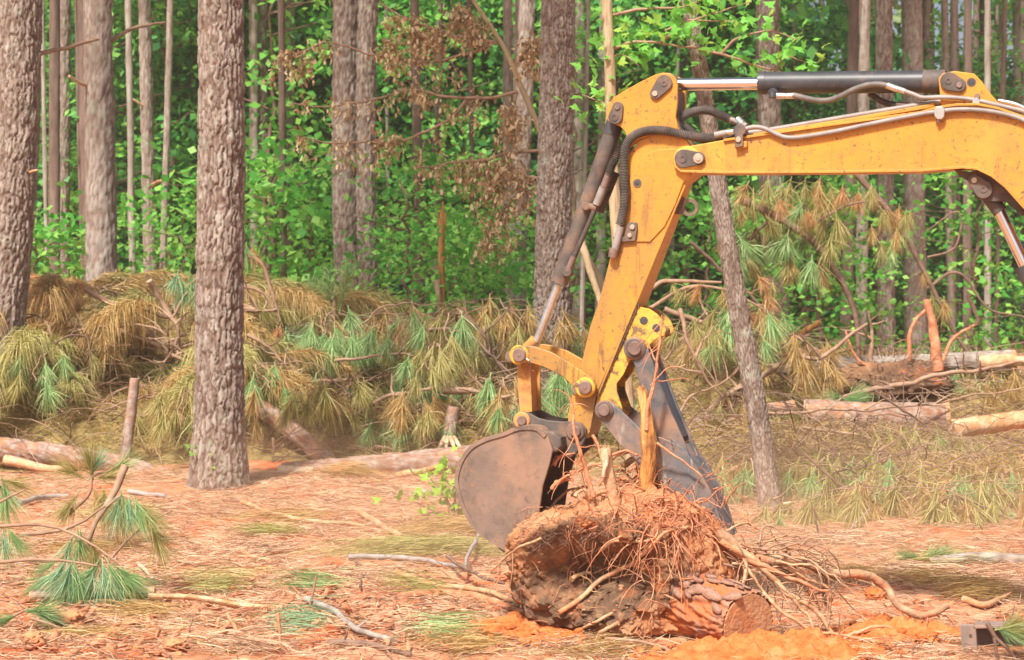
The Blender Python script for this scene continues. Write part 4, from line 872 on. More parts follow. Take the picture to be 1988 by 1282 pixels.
zone_boughs(24, 1690, 2010, 16.6, 20, 'tassel', {'n_green': 2, 'n_olive': 5, 'n_gold': 2}, 'bough lying on dusty clay', 'boughs on dusty clay at far right', (.75, 1.05), zs=.4)

def bough_px(name, stems, tufts, label, m='twig', fine=True, size=1.0, cat_='branch', fan_=False):
    o0 = W(*stems[0][0][0]); t = thing(name, label, cat_, o0, 0)
    for pts, r in stems:
        P = [tuple(W(*p)-o0) for p in pts]; Yd = pts[0][2]; mb = MB(); sweep(mb, wander(P, 26, .012, pts[0][0]), [r/F*Yd, r*.5/F*Yd], 7); ob('stem', mb.mesh('stem', M[m]), t)
    for (px, py, Yd, ang, c, s) in tufts:   # ang: degrees from straight down, clockwise towards the right
        a = math.radians(ang); d = (math.sin(a), R.uniform(-.35, .2), -math.cos(a))
        o = ob('needle_tuft', R.choice((FINE if fine else TAS)[c]), t, W(px, py, Yd)-o0); o.rotation_mode = 'QUATERNION'; o.rotation_quaternion = q_dir(d, R.random()*6); s = s*size; o.scale = (s, s, s)
    return t
bough_px('pine_bough', [([(243, 905, 12.9), (215, 965, 12.8), (185, 1020, 12.7), (170, 1075, 12.7)], 8), ([(40, 1038, 12.6), (110, 1030, 12.6), (165, 1010, 12.6), (205, 985, 12.6)], 4.5),
    ([(0, 1022, 12.5), (90, 1022, 12.5), (170, 1050, 12.4), (250, 1110, 12.3)], 3.5), ([(0, 1092, 12.2), (80, 1088, 12.2), (150, 1092, 12.2), (188, 1096, 12.2)], 4),
    ([(215, 1085, 12.6), (270, 1030, 12.6), (333, 990, 12.6)], 3), ([(205, 985, 12.6), (225, 968, 12.6), (235, 962, 12.6)], 4)],
    [(234, 962, 12.6, -12, 'n_blue', 1.05), (236, 962, 12.6, 20, 'n_green', 1.0), (262, 972, 12.6, 25, 'n_green', .95), (275, 980, 12.6, 40, 'n_olive', .9), (250, 968, 12.6, 5, 'n_blue', .9),
     (300, 1030, 12.6, 20, 'n_olive', 1.0), (285, 1020, 12.7, 45, 'n_olive', .8), (155, 1030, 12.5, 0, 'n_green', .95), (150, 1032, 12.5, 15, 'n_olive', .9), (140, 1045, 12.5, -15, 'n_blue', .9),
     (5, 1030, 12.5, 10, 'n_blue', .9), (15, 1028, 12.5, 35, 'n_green', .8), (190, 1095, 12.2, -20, 'n_blue', 1.15), (200, 1095, 12.2, 10, 'n_blue', 1.1), (185, 1098, 12.2, -40, 'n_green', 1.0), (210, 1092, 12.2, 30, 'n_green', 1.0),
     (140, 1092, 12.2, -15, 'n_blue', 1.1), (125, 1095, 12.2, -35, 'n_blue', .95), (145, 1095, 12.2, 8, 'n_green', 1.05), (225, 1100, 12.2, 48, 'n_green', .9), (240, 1108, 12.3, 15, 'n_olive', 1.0), (110, 1090, 12.3, -60, 'n_green', .8),
     (180, 1055, 12.4, 5, 'n_olive', .9), (95, 1120, 12.4, -50, 'n_green', .8)],
    'broken pine bough with blue green tufts in the left foreground')
bough_px('pine_bough', [([(-20, 985, 13.2), (20, 965, 13.2), (48, 952, 13.2)], 3.5), ([(-30, 930, 14), (0, 940, 14)], 4)],
    [(5, 935, 14, 15, 'n_green', 1.1), (-5, 940, 14, 45, 'n_blue', 1.0), (0, 930, 14, 70, 'n_olive', 1.0), (10, 950, 14, 0, 'n_green', .9)], 'green tufted pine bough poking in at the left edge')
bough_px('pine_bough', [([(120, 1010, 15.0), (170, 960, 15), (180, 925, 15)], 5), ([(180, 925, 15), (215, 915, 15)], 3)],
    [(175, 925, 15, 150, 'n_blue', 1.0), (180, 925, 15, 190, 'n_olive', 1.1), (185, 930, 15, 100, 'n_olive', 1.1), (165, 930, 15, -120, 'n_olive', 1.0), (180, 950, 15, 30, 'n_gold', 1.2), (200, 950, 15, 10, 'n_olive', 1.1), (150, 960, 15, -30, 'n_olive', 1.1), (215, 915, 15, 120, 'n_green', 1), (205, 965, 15, 35, 'n_gold', 1.2), (230, 1000, 15, 25, 'n_gold', 1.2)],
    'olive pine bough standing behind the foreground tufts')
bough_px('pine_bough', [([(0, 1215, 11.4), (40, 1190, 11.4), (70, 1185, 11.4)], 4), ([(60, 1200, 11.3), (110, 1215, 11.3), (170, 1245, 11.2)], 3)],
    [(60, 1185, 11.4, 70, 'n_blue', .8), (50, 1188, 11.4, 95, 'n_green', .8), (90, 1212, 11.3, 60, 'n_olive', .8), (30, 1195, 11.4, -70, 'n_green', .7)], 'small green pine sprig on clay clods at bottom left')
# fresh green leader behind the middle heap
t = bough_px('pine_bough', [([(650, 640, 24.4), (648, 590, 24.4), (640, 560, 24.4)], 6)], [], 'upright bushy green pine leader before the twin pine')
for px, py, a in ((640, 590, 0), (655, 600, .35), (630, 600, -.4), (665, 580, .2), (645, 620, -.1)):
    o = ob('needle_tuft', brush_mesh('n_green' if a < .3 else 'n_olive', int(px)), t, W(px, py, 24.4)-t.location); o.rotation_euler = (0, a, 0); o.scale = (.95,)*3
# hanging tan tufts under the boom
Yt = 24.2
bough_px('pine_bough', [([(1440, 388, Yt), (1540, 440, Yt), (1590, 480, Yt), (1635, 550, Yt), (1662, 620, Yt), (1668, 700, Yt)], 9), ([(1500, 420, Yt), (1450, 470, Yt), (1400, 500, Yt)], 3), ([(1560, 450, Yt), (1640, 400, Yt), (1720, 390, Yt)], 3)],
    [(1440+i*17+R.uniform(-8, 8), 395+R.uniform(-40, 60), Yt+R.uniform(-.4, .4), R.uniform(-25, 25), R.choice(['n_gold', 'n_gold', 'n_olive', 'n_orange']), R.uniform(.9, 1.25)) for i in range(20)] + [(R.uniform(1395, 1640), R.uniform(345, 520), Yt+R.uniform(-.4, .4), R.uniform(-35, 35), R.choice(['n_gold', 'n_olive', 'n_olive', 'n_green']), R.uniform(1.0, 1.5)) for i in range(44)],
    'thick bent branch hung with tan tufts under the boom', m='twig_dark', fine=False)
bough_px('pine_bough', [([(1662, 338, Yt+1), (1740, 430, Yt+1), (1800, 540, Yt+1), (1845, 630, Yt+1), (1900, 720, Yt+1)], 6.5), ([(1740, 430, Yt+1), (1700, 400, Yt+1)], 3), ([(1800, 500, Yt+1), (1855, 480, Yt+1), (1860, 410, Yt+1), (1800, 450, Yt+1)], 2.5), ([(1800, 560, Yt+1), (1860, 530, Yt+1), (1920, 600, Yt+1), (1990, 615, Yt+1)], 3.5)],
    [(x+R.uniform(-8, 8), y, Yt+1, R.uniform(-20, 20), c, R.uniform(.9, 1.2)) for x, y, c in ((1700, 370, 'n_gold'), (1715, 400, 'n_gold'), (1740, 400, 'n_orange'), (1755, 440, 'n_green'), (1720, 470, 'n_olive'), (1770, 410, 'n_olive'), (1790, 520, 'n_gold'), (1735, 480, 'n_green'), (1810, 570, 'n_olive'), (1830, 580, 'n_gold'), (1690, 440, 'n_gold'), (1560, 350, 'n_olive'), (1600, 345, 'n_gold'), (1520, 350, 'n_green'))],
    'long slanting branch with fan tufts below the cylinder bracket', m='twig_dark', fine=False)
bough_px('pine_bough', [([(1260, 600, 21.5), (1330, 560, 21.5), (1400, 560, 21.5), (1480, 600, 21.5)], 4), ([(1290, 700, 21.5), (1340, 640, 21.5), (1375, 600, 21.5)], 3), ([(1265, 560, 21.5), (1300, 545, 21.5), (1400, 550, 21.5)], 5)],
    [(1290+i*14, 555+R.uniform(-20, 90), 21.5, R.uniform(-35, 35), R.choice(['n_gold', 'n_olive', 'n_olive', 'n_orange']), R.uniform(.8, 1.1)) for i in range(16)], 'tan tufted bough directly right of the thumb bracket', fine=False)
bough_px('pine_bough', [([(360, 560, 23), (400, 530, 23), (440, 500, 23)], 4)], [(345+i*8, 530+i % 3*12, 23, R.uniform(-30, 20), 'n_green' if i % 2 else 'n_blue', 1.1) for i in range(8)], 'green tufted bough tip touching left side of the scaly pine', fine=False)
bough_px('pine_bough', [([(470, 495, 23), (505, 510, 23), (525, 560, 23), (545, 625, 23)], 5), ([(470, 555, 23), (510, 570, 23), (535, 605, 23)], 4)], [(478, 475, 23, 0, 'n_green', 1.1), (490, 480, 23, 15, 'n_orange', 1.1), (545, 630, 23, -15, 'n_orange', 1.0), (555, 640, 23, 0, 'n_green', 1.2), (560, 655, 23, -10, 'n_blue', 1.2), (545, 660, 23, -25, 'n_blue', 1.1), (480, 620, 23, 0, 'n_olive', 1), (500, 590, 23, 30, 'n_olive', 1)],
    'curved bough with drooping green tuft beside the scaly pine', fine=False)

# ---------------------------------------------------------------- logs, stubs, big branches
def log(name, pts, rpx, m, label, res=1, cut=None, plate=(.05, .12), depth=.013, rad2=None, cat_='log'):
    Yd = pts[0][2]; P = [W(*p) for p in pts]; o0 = P[0].copy(); t = thing(name, label, cat_, o0)
    r = rpx/F*Yd; o = trunk([p-o0 for p in P], r, rad2/F*Yd if rad2 else r*.92, m, int(pts[0][0]) % 50+3, res, flare=0, plate=plate, depth=depth, parent=t, name='bark', bumps=.02)
    for e, (a, b_) in (('end', (P[-1], P[-2])), ('start', (P[0], P[1]))):
        d = (a-b_).normalized(); mb = MB(); re = (rad2/F*Yd if rad2 and e == 'end' else r)*.97
        sweep(mb, [tuple(a-o0-d*.04), tuple(a-o0+d*.003)], re, 32); c = ob('cut_end', mb.mesh('cut_end', M['wood'], sharp=40), t)
    return t
t = log('fallen_log', [(-60, 868, 20.9), (100, 884, 20.8), (220, 902, 20.7), (322, 930, 20.6)], 27, 'bark_log', 'scaly fallen log with torn pale underside at the left edge', 1, rad2=18)
stub(t, [W(10, 893, 20.6), W(70, 905, 20.55), W(140, 915, 20.5)], .055, 'wood', 'torn_strip'); stub(t, [W(130, 905, 20.5), W(122, 945, 20.4)], .04, 'redroot')
t = log('fallen_log', [(550, 930, 20.6), (700, 915, 20.6), (850, 900, 20.7), (1000, 885, 20.8), (1100, 880, 20.9)], 30, 'bark_log', 'long reddish fallen log running behind the bucket', 1)
stub(t, [W(540, 922, 20.45), W(590, 918, 20.42), W(606, 919, 20.42)], .10, 'palewood', 'bare_wood'); stub(t, [W(620, 945, 20.35), W(650, 920, 20.35), W(690, 905, 20.4)], .09, 'redroot', 'torn_strip'); stub(t, [W(770, 925, 20.35), W(810, 915, 20.35), W(850, 905, 20.4)], .04, 'wood', 'torn_strip')
log('fallen_log', [(470, 770, 21.6), (560, 830, 21.4), (640, 900, 21.2)], 17, 'bark_log', 'slanting log sliding down the front of the middle heap', 1)
t = log('fallen_log', [(1450, 716, 24.9), (1700, 712, 24.8), (1970, 700, 24.7)], 21, 'bark_grey', 'pale grey log lying along the back of the right brush', 1)
stub(t, [W(1900, 705, 24.55), W(1990, 700, 24.5)], .10, 'wood', 'torn_strip')
log('fallen_log', [(1560, 806, 22.2), (1690, 814, 22.1), (1842, 812, 22.0)], 32, 'bark_log', 'short thick sawn log below the uprooted clump', 1)
log('fallen_log', [(1848, 834, 21.7), (1930, 822, 21.8), (2060, 806, 21.9)], 19, 'wood', 'split log of bare pale wood at the right edge', 0)
t = log('fallen_log', [(60, 1158, 12.35), (180, 1152, 12.35), (300, 1150, 12.35)], 11, 'bark_log', 'grey barked log half under the foreground pine bough', 1, plate=(.03, .05), depth=.006)
log('fallen_log', [(290, 1158, 12.2), (380, 1160, 12.2), (470, 1176, 12.1), (548, 1182, 12.0)], 6, 'wood', 'peeled pale log lying on red clay, bark chips at its end', 0)
log('fallen_log', [(640, 1010, 18.6), (720, 990, 18.6), (840, 962, 18.7), (930, 945, 18.8)], 15, 'bark_log', 'short brown log lying before the long reddish log', 1)
log('fallen_log', [(1290, 850, 22.3), (1400, 812, 22.4), (1540, 790, 22.6)], 14, 'bark_log', 'thin brown log behind the thumb and leaning trunk', 1)
log('fallen_log', [(20, 668, 24), (120, 660, 24), (250, 655, 24)], 17, 'bark_log', 'dim log buried in the left brush heap', 1)
log('fallen_log', [(1806, 1094, 14.2), (1890, 1084, 14.2), (1990, 1088, 14.1), (2060, 1092, 14.1)], 12, 'bark_grey', 'slim grey log lying on clay near the right edge', 1, plate=(.03, .06), depth=.004)
log('fallen_log', [(-40, 700, 23), (60, 690, 23), (150, 700, 23)], 16, 'redroot', 'reddish peeled log behind the left edge pine', 0)
sticks('broken_stub', [W(882, 790, 21.6), W(876, 830, 21.6), W(870, 880, 21.6)], .07, 'bark_log', 'short broken tree stub with pale splinters by the bucket', 'stump', r2=.085)
for a in (-18, -6, 8, 20): sticks('splinter', [W(872+a*.4, 850, 21.5), W(872+a, 868, 21.4), W(872+a*1.6, 880, 21.35)], .03, 'palewood', 'pale torn splinter at the foot of the broken stub', 'splinter', r2=.01, n=10, group='splinters round the broken stub')
sticks('broken_stub', [W(262, 735, 20.9), W(255, 800, 20.9), W(244, 890, 20.9), W(240, 920, 20.9)], .05, 'bark_log', 'thin upright broken stub before the left brush heap', 'stump', r2=.065)
t = pine('snapped snag of raw orange wood behind the middle heap', (857, 432), (856, 605), None, 26.5, 12, 18, 'orangewood', 0, crown=False, h=0, ext=.03, cat_='snag', name='snapped_snag')
for i in range(4): stub(t, [W(850+i*4, 440, 26.5), W(850+i*4.5, 415-12*(i % 3), 26.5)], .02, 'orangewood', 'splinter')
stub(t, [W(846, 545, 26.35), W(849, 570, 26.3), W(850, 600, 26.3)], .04, 'palewood', 'splinter')
BRN = [
 ([(165, 560), (260, 622), (340, 682), (410, 745)], 23.0, 7, 'twig', 'long pinkish branch slanting across the left heap'),
 ([(290, 545), (318, 590), (342, 640), (347, 690)], 23.0, 8, 'twig', 'curved forked branch arching down beside the scaly pine'),
 ([(190, 618), (290, 668), (395, 715)], 22.9, 8, 'root', 'straight pale branch below the long slanting one'),
 ([(140, 645), (220, 632), (300, 640), (365, 690), (395, 730)], 22.6, 4, 'twig', 'thin arched branch crossing the left heap'),
 ([(345, 655), (325, 690), (310, 720)], 22.7, 5, 'twig', 'short forked twig under the curved branch'),
 ([(90, 690), (130, 650), (165, 660), (180, 720)], 22.0, 3, 'twig_dark', 'thin dark arching twig on the left heap face'),
 ([(20, 640), (70, 610), (100, 650), (110, 700)], 22.2, 3, 'twig', 'thin arched twig beside the left edge pine'),
 ([(585, 890), (640, 850), (700, 800), (760, 768), (855, 752)], 21.7, 8, 'root', 'long snapped branch rising right in the middle heap'),
 ([(862, 757), (920, 764), (990, 772)], 21.8, 10, 'root', 'thick reddish branch end broken beside the snapped branch'),
 ([(830, 640), (900, 645), (950, 690), (1000, 745)], 22.6, 5, 'twig_dark', 'dark arched branch on the right side of middle heap'),
 ([(900, 612), (935, 650), (965, 700), (1000, 735)], 22.5, 6, 'twig_dark', 'steep dark branch leaning down to the bucket link'),
 ([(470, 598), (540, 604)], 23, 6, 'root', 'short horizontal branch right of the scaly pine'),
 ([(470, 730), (600, 738), (700, 742)], 22.4, 7, 'root', 'level reddish branch in the left of middle heap'),
 ([(650, 700), (760, 690), (840, 700), (870, 770)], 22.3, 4, 'twig', 'arched tan branch in the centre of middle heap'),
 ([(500, 700), (540, 745), (560, 800), (575, 850)], 21.6, 4, 'twig', 'thin curving branch down the middle heap front'),
 ([(480, 650), (540, 690), (570, 730)], 22, 5, 'twig', 'short tan branch close right of the scaly pine'),
 ([(530, 850), (534, 900)], 20.6, 4, 'root', 'short upright pale stick before middle heap'),
 ([(1320, 845), (1420, 765), (1530, 700), (1600, 690), (1682, 628)], 23.0, 9, 'root', 'pink broken branch rising right with splintered tip'),
 ([(1600, 782), (1720, 752), (1850, 725), (2000, 702)], 22.8, 8, 'root', 'long pinkish branch lying over the uprooted clump'),
 ([(1290, 600), (1400, 645), (1485, 705), (1560, 760)], 23.5, 7, 'root', 'brown branch slanting behind the leaning trunk'),
 ([(1340, 850), (1440, 810), (1600, 797), (1760, 790), (1988, 752)], 21.8, 4.5, 'twig', 'long thin branch crossing the whole right brush'),
 ([(1310, 880), (1400, 838), (1470, 812)], 21.3, 7, 'twig', 'brown branch pointing at base of the leaning trunk'),
 ([(1340, 470), (1420, 540), (1480, 600), (1540, 660), (1570, 700)], 25.5, 5, 'twig_dark', 'dark diagonal branch behind the leaning trunk'),
 ([(1690, 702), (1691, 650), (1685, 602)], 24, 6, 'root', 'thin upright stick left of the forked root'),
 ([(1560, 830), (1700, 850), (1850, 855), (1960, 870)], 21.0, 4, 'root', 'thin level branch in front of the short sawn log'),
 ([(1700, 760), (1800, 830), (1880, 905)], 20.8, 3, 'twig_dark', 'thin dark twig slanting over the short sawn log'),
 ([(1560, 880), (1660, 960), (1760, 1000), (1900, 1035), (2010, 1045)], 17.5, 3.5, 'twig_dark', 'thin dark arching twig over pale boughs at right'),
 ([(1420, 955), (1560, 945), (1640, 915), (1790, 870)], 18.4, 3.5, 'twig_dark', 'thin crooked dark branch behind the roots at right'),
 ([(1280, 960), (1400, 900), (1460, 860)], 19.5, 3, 'twig', 'thin tan twig slanting beyond the thumb tip'),
 ([(1300, 830), (1345, 770), (1400, 745), (1450, 700)], 20, 4, 'root', 'slim rising twig between thumb and leaning trunk'),
 ([(1320, 600), (1340, 670), (1375, 740), (1400, 770)], 21, 6, 'twig', 'drooping twig hanging right of the thumb bracket'),
 ([(1545, 975), (1500, 985), (1420, 1005)], 17.5, 3.5, 'palewood', 'short pale stick left of the pale green tufts'),
 ([(1570, 1045), (1600, 1060), (1660, 1085)], 15.5, 5, 'stickgrey', 'short grey stick half buried in right hand clay'),
]
for pts, Yd, r, m, lab in BRN:
    k = len(pts); f = [(R.uniform(.3, .8), (R.uniform(-1, 1), R.uniform(-.5, .5), R.uniform(.0, .8)), R.uniform(.15, .5), r*.4/F*Yd) for _ in range(5)]
    sticks('fallen_branch', [W(a, b_, Yd+R.uniform(-.1, .1)) for a, b_ in pts], r*.8/F*Yd, 'twig' if m == 'root' else m, lab, 'branch', fork=f, amp=.03, r2=r*.35/F*Yd)
for i, (a, b_, c, d, r) in enumerate([(1455, 615, 1560, 690, 13), (1500, 682, 1592, 625, 10), (1400, 640, 1555, 705, 13), (1370, 655, 1470, 700, 16), (1480, 655, 1560, 655, 8), (1380, 690, 1440, 640, 10), (1540, 700, 1600, 680, 8)]):
    sticks('splintered_wood', [W(a, b_, 25+.1*i), W((a+c)/2, (b_+d)/2, 25), W(c, d, 24.8)], r/F*25, 'orangewood' if i % 2 else 'redroot', 'orange splintered wood piled behind the leaning trunk', 'wood', group='splintered orange wood behind the leaning trunk', n=14, r2=r*.5/F*25)
for Yd, pts, r, lab in [(10.95, [(285, 1232), (330, 1222), (400, 1224), (460, 1240), (515, 1258)], 8.5, 'crooked pale stick on the clods at bottom left'), (11.0, [(470, 1238), (440, 1190), (447, 1200)], 5, 'short cut stub poking up beside the crooked stick'), (11.2, [(0, 1222), (60, 1212), (110, 1195), (135, 1200), (140, 1225)], 6, 'bent stick looping out of clay beside the round clod')]:
    g = G(pts[0][0], pts[0][1]); sticks('stick', [W(a, b_, g.y) for a, b_ in pts], r/F*g.y, 'root', lab, r2=r*.6/F*g.y)
for pts, r, m, lab, lift in [
  ([(676, 1092), (740, 1088), (820, 1096), (903, 1116)], 5.5, 'stickgrey', 'smooth grey pole lying left of the bucket', .03), ([(36, 988), (90, 972), (132, 968)], 6, 'stickgrey', 'grey curved stick behind the olive bough', .03), ([(250, 964), (290, 966), (322, 972)], 5, 'stickgrey', 'short grey stick in front of the left log', .03),
  ([(470, 1080), (505, 1088), (536, 1094)], 5, 'root', 'short pale stick lying on straw at centre left', .02), ([(268, 1110), (285, 1130), (300, 1148)], 4, 'palewood', 'short white stick touching the grey barked log', .04),
  ([(770, 1128), (830, 1150), (905, 1160), (985, 1180), (1040, 1200)], 6.5, 'root', 'long pale root lying left of the stump', .05), ([(776, 1166), (870, 1160), (950, 1178), (1020, 1196)], 10, 'redroot', 'thick orange root half buried left of the stump', .02),
  ([(868, 1120), (920, 1150), (980, 1172)], 4, 'twig_dark', 'dark twig lying across the long pale root', .1), ([(820, 1226), (860, 1235), (890, 1246)], 6, 'root', 'short pale stick below the thick orange root', .02),
  ([(940, 1048), (918, 1090), (898, 1135)], 4, 'stickgrey', 'thin grey stick leaning left of the bucket lip', .1), ([(690, 1100), (702, 1120), (700, 1160)], 3, 'twig_dark', 'small dark curved twig under the grey pole', .04),
  ([(595, 1180), (660, 1215), (700, 1245), (760, 1262)], 7, 'bark_grey', 'mossy grey branch among the bark chips', .03), ([(640, 1255), (720, 1268), (800, 1276)], 7, 'twig_dark', 'dark branch lying along the bottom straw', .02),
  ([(470, 985), (540, 1010), (620, 1020), (710, 1030)], 4.5, 'root', 'long thin root on straw right of the scaly pine', .03), ([(700, 1000), (750, 1035), (780, 1050)], 7, 'root', 'short pinkish branch before the short brown log', .03),
  ([(600, 1190), (612, 1120)], 3, 'twig', 'thin stake poking up from the bark chips', .05), ([(540, 1190), (542, 1268)], 3.5, 'root', 'thin upright stick at the bottom centre left', .0),
  ([(1175, 1262), (1240, 1262), (1300, 1275)], 4, 'twig', 'thin twig lying below the stump', .03), ([(1870, 1178), (1915, 1186), (1960, 1160)], 7, 'root', 'pale curved branch behind the steel frame', .04)]:
    sticks('stick', [G(a, b_, lift) if not (lab.startswith('thin stake') or lab.startswith('thin upright')) else W(a, b_, G(pts[-1][0] if 'upright' in lab else pts[0][0], pts[-1][1] if 'upright' in lab else pts[0][1]).y) for a, b_ in pts], r/F*G(*pts[0]).y, m, lab, fork=[(R.random(), (R.uniform(-1, 1), R.uniform(-1, 1), .3), .08, r*.4/F*12)])
mb = MB()
for q in range(1500):
    Yd = 9.4+11*R.random()**1.4; px = R.uniform(-20, 2010); x = wx(px, Yd); a = R.uniform(0, 6.283); l = R.uniform(.05, .3); e = np.array([x+l*math.cos(a), Yd+l*math.sin(a), 0]); p = np.array([x, Yd, gz(x, Yd)+.006]); e[2] = gz(e[0], e[1])+R.uniform(.0, .05)
    sweep(mb, wander([p, (p+e)/2+[0, 0, .012], e], 7, .014, q), [R.uniform(.0015, .004), .001], 4, caps=False)
tag(ob('twig_litter', mb.mesh('twig_litter', M['twig'])), 'tiny broken twigs littering the clay everywhere', 'twigs', kind='stuff')
mb = MB()
for q in range(3200):
    Yd = R.uniform(19, 26.5); px = R.uniform(-20, 2010); x = wx(px, Yd)
    if float(heap_h(x, Yd)) < .08: continue
    a = R.uniform(0, 6.283); l = R.uniform(.25, 1.1); d = np.array([math.cos(a), math.sin(a), R.uniform(-.1, .7)])*l; p = np.array([x, Yd, float(top_z(x, Yd))])
    sweep(mb, wander([p, p+d*.5+[0, 0, .08*l], p+d+[0, 0, -.15*l]], 8, .03, q), [R.uniform(.0035, .009), .003], 4, caps=False)
tag(ob('brush_twigs', mb.mesh('brush_twigs', M['twig'])), 'countless thin bare twigs sticking out of the brush heaps', 'twigs', kind='stuff')
for i in range(70):
    px = R.uniform(-20, 2010); py = 1282-300*R.random()**1.3; p = G(px, py); a = R.uniform(0, 6.28); l = R.uniform(.06, .32)
    if 900 < px < 1560 and py > 950: continue
    q = Vector((p.x+l*math.cos(a), p.y+l*math.sin(a), 0)); q.z = gz(q.x, q.y)+R.uniform(.01, .1); m_ = (p+q)/2; m_.z += .02
    sticks('dry_twig', [p+Vector((0, 0, .01)), m_, q], R.uniform(.0025, .006), R.choice(['twig', 'twig_dark', 'root']), 'thin dry twig scattered on the clay and straw', 'twig', n=12, amp=.02, sides=5, group='dry twigs scattered over the clay')
# ---------------------------------------------------------------- stump with root ball
SB = W(1195, 1120, 11.3); ST = thing('uprooted_stump', 'uprooted pine stump with clay root ball gripped by the bucket', 'stump', (SB.x, SB.y, gz(SB.x, SB.y)))
sl = [(985, 1050), (1010, 1020), (1050, 998), (1110, 985), (1190, 965), (1255, 940), (1320, 945), (1375, 985), (1418, 1045), (1442, 1110), (1430, 1180), (1385, 1240), (1290, 1265), (1190, 1266), (1115, 1222), (1020, 1192), (992, 1130), (983, 1085)]
ph = []; rr_ = []
for a, b_ in sl: d = W(a, b_, 11.3)-SB; ph.append(math.atan2(d.z, d.x)); rr_.append(math.hypot(d.x, d.z))
od = np.argsort(ph); ph = np.array(ph)[od]; rr_ = np.array(rr_)[od]; ph = np.concatenate([ph-2*math.pi, ph, ph+2*math.pi]); rr_ = np.tile(rr_, 3)
nf, npp = 420, 300; fi = np.linspace(-math.pi, math.pi, nf, endpoint=False)[None]; ps = np.linspace(.001, math.pi-.001, npp)[:, None]
rad = np.interp(fi, ph, rr_)
sx = rad*np.sin(ps)**.62*np.cos(fi); sz = rad*np.sin(ps)**.62*np.sin(fi); sy = -.44*np.sign(np.cos(ps))*np.abs(np.cos(ps))**.8*np.ones_like(fi)
nrm = unit(np.stack([sx/.6, sy/.5, sz/.45], -1))
X1, Y1, Z1 = SB.x+sx, SB.y+sy, SB.z+sz
pxx = CX+X1/Y1*F; pyy = HZ-(Z1-CH)/Y1*F
big = fbm(X1*3, Y1*3, Z1*3, 3, 61)
hum = np.clip(1.35 - np.hypot((pxx-1165)/190, (pyy-1150)/135) + .7*big, 0, 1)*(sy < .1)
hum = np.clip((hum-.15)*2.6, 0, 1)*np.clip(.8+1.3*fbm(X1*9, Y1*9, Z1*9, 4, 71)+.35, 0, 1)
dsp = .075*big + .038*(1-np.abs(fbm(X1*8, Y1*8, Z1*8, 4, 62))*3) + .028*fbm(X1*22, Y1*22, Z1*22, 4, 63) + .022*np.abs(fbm(X1*52, Y1*52, Z1*52, 3, 67)) - .04
hole = np.clip(1.1 - np.hypot((pxx-1150)/160, (pyy-1125)/100), 0, 1); hole = hole*hole*(3-2*np.clip(hole, 0, 1))*(sy < 0)
Pn = np.stack([sx, sy, sz], -1) + nrm*dsp[..., None]; Pn[..., 1] += hole*.27
rim = np.exp(-((pyy-(1035-.28*(pxx-1000)*(pxx < 1200)))/22)**2)*(pxx < 1230)*(sy < 0); Pn[..., 1] -= rim*.09
mb = MB(); off = SB-ST.location; i = np.arange(npp-1)[:, None]*nf; j = np.arange(nf)[None]; j2 = (j+1) % nf
mb.add((Pn+np.array(off)).reshape(-1, 3), np.stack([i+j, i+j2, i+nf+j2, i+nf+j], -1).reshape(-1, 4), hum.ravel())
ob('root_ball', mb.mesh('root_ball', M['humus'], attr='humus'), ST)
BALL = Pn + np.array(SB)
from mathutils.bvhtree import BVHTree
bv = BVHTree.FromPolygons([tuple(v) for v in BALL.reshape(-1, 3)], [tuple(int(x) for x in q) for q in np.stack([i+j, i+j2, i+nf+j2, i+nf+j], -1).reshape(-1, 4)])
def onball(px, py, lift=0.0, strict=False):
    d = Vector(((px-CX)/F, 1, -(py-HZ)/F)).normalized(); h = bv.ray_cast(Vector((0, 0, CH)), d)
    if h[0] is None: return None if strict else W(px, py, 11.25)
    return h[0] - d*lift
# trunk piece
lg = [W(1240, 1130, 11.40), W(1350, 1172, 11.02), W(1452, 1212, 10.66)]
o = trunk([p-ST.location for p in lg], .20, .165, 'bark_muddy', 5, 2, flare=0, plate=(.035, .2), depth=.016, parent=ST, name='trunk', bumps=.02)
d = (lg[2]-lg[1]).normalized(); mb = MB(); e0 = lg[2]-ST.location; sweep(mb, [tuple(e0-d*.03), tuple(e0+d*.004)], .160, 48); sweep(mb, [tuple(e0+d*.0035), tuple(e0+d*.0065)], .12, 48)
ob('cut_end', mb.mesh('cut_end', M['cutdirt'], sharp=40), ST)
# grey bark plates still clinging to the muddy trunk piece, one by one
ax_ = np.array(lg[2]-lg[0]); LA = np.linalg.norm(ax_); ax_ /= LA; up_ = unit(np.cross(np.cross(ax_, [0, 0, 1]), ax_)[None])[0]; fr_ = np.cross(ax_, up_); fr_ = fr_ if fr_[1] < 0 else -fr_
def plate_mesh(seed):
    rr = random.Random(seed); n = 7; P = [(.5*math.cos(6.283*k/n)*rr.uniform(.7, 1.1), .26*math.sin(6.283*k/n)*rr.uniform(.6, 1.15)) for k in range(n)]; mb = MB()
    mb.add([(a, b_, -.008) for a, b_ in P]+[(a*.9, b_*.85, .007+rr.uniform(-.002, .003)) for a, b_ in P], [list(range(n))[::-1], [n+k for k in range(n)]]+[[k, (k+1) % n, n+(k+1) % n, n+k] for k in range(n)]); return mb.mesh('bark_plate', M['bark_flake'], smooth=False)
PLM = [plate_mesh(i) for i in range(7)]
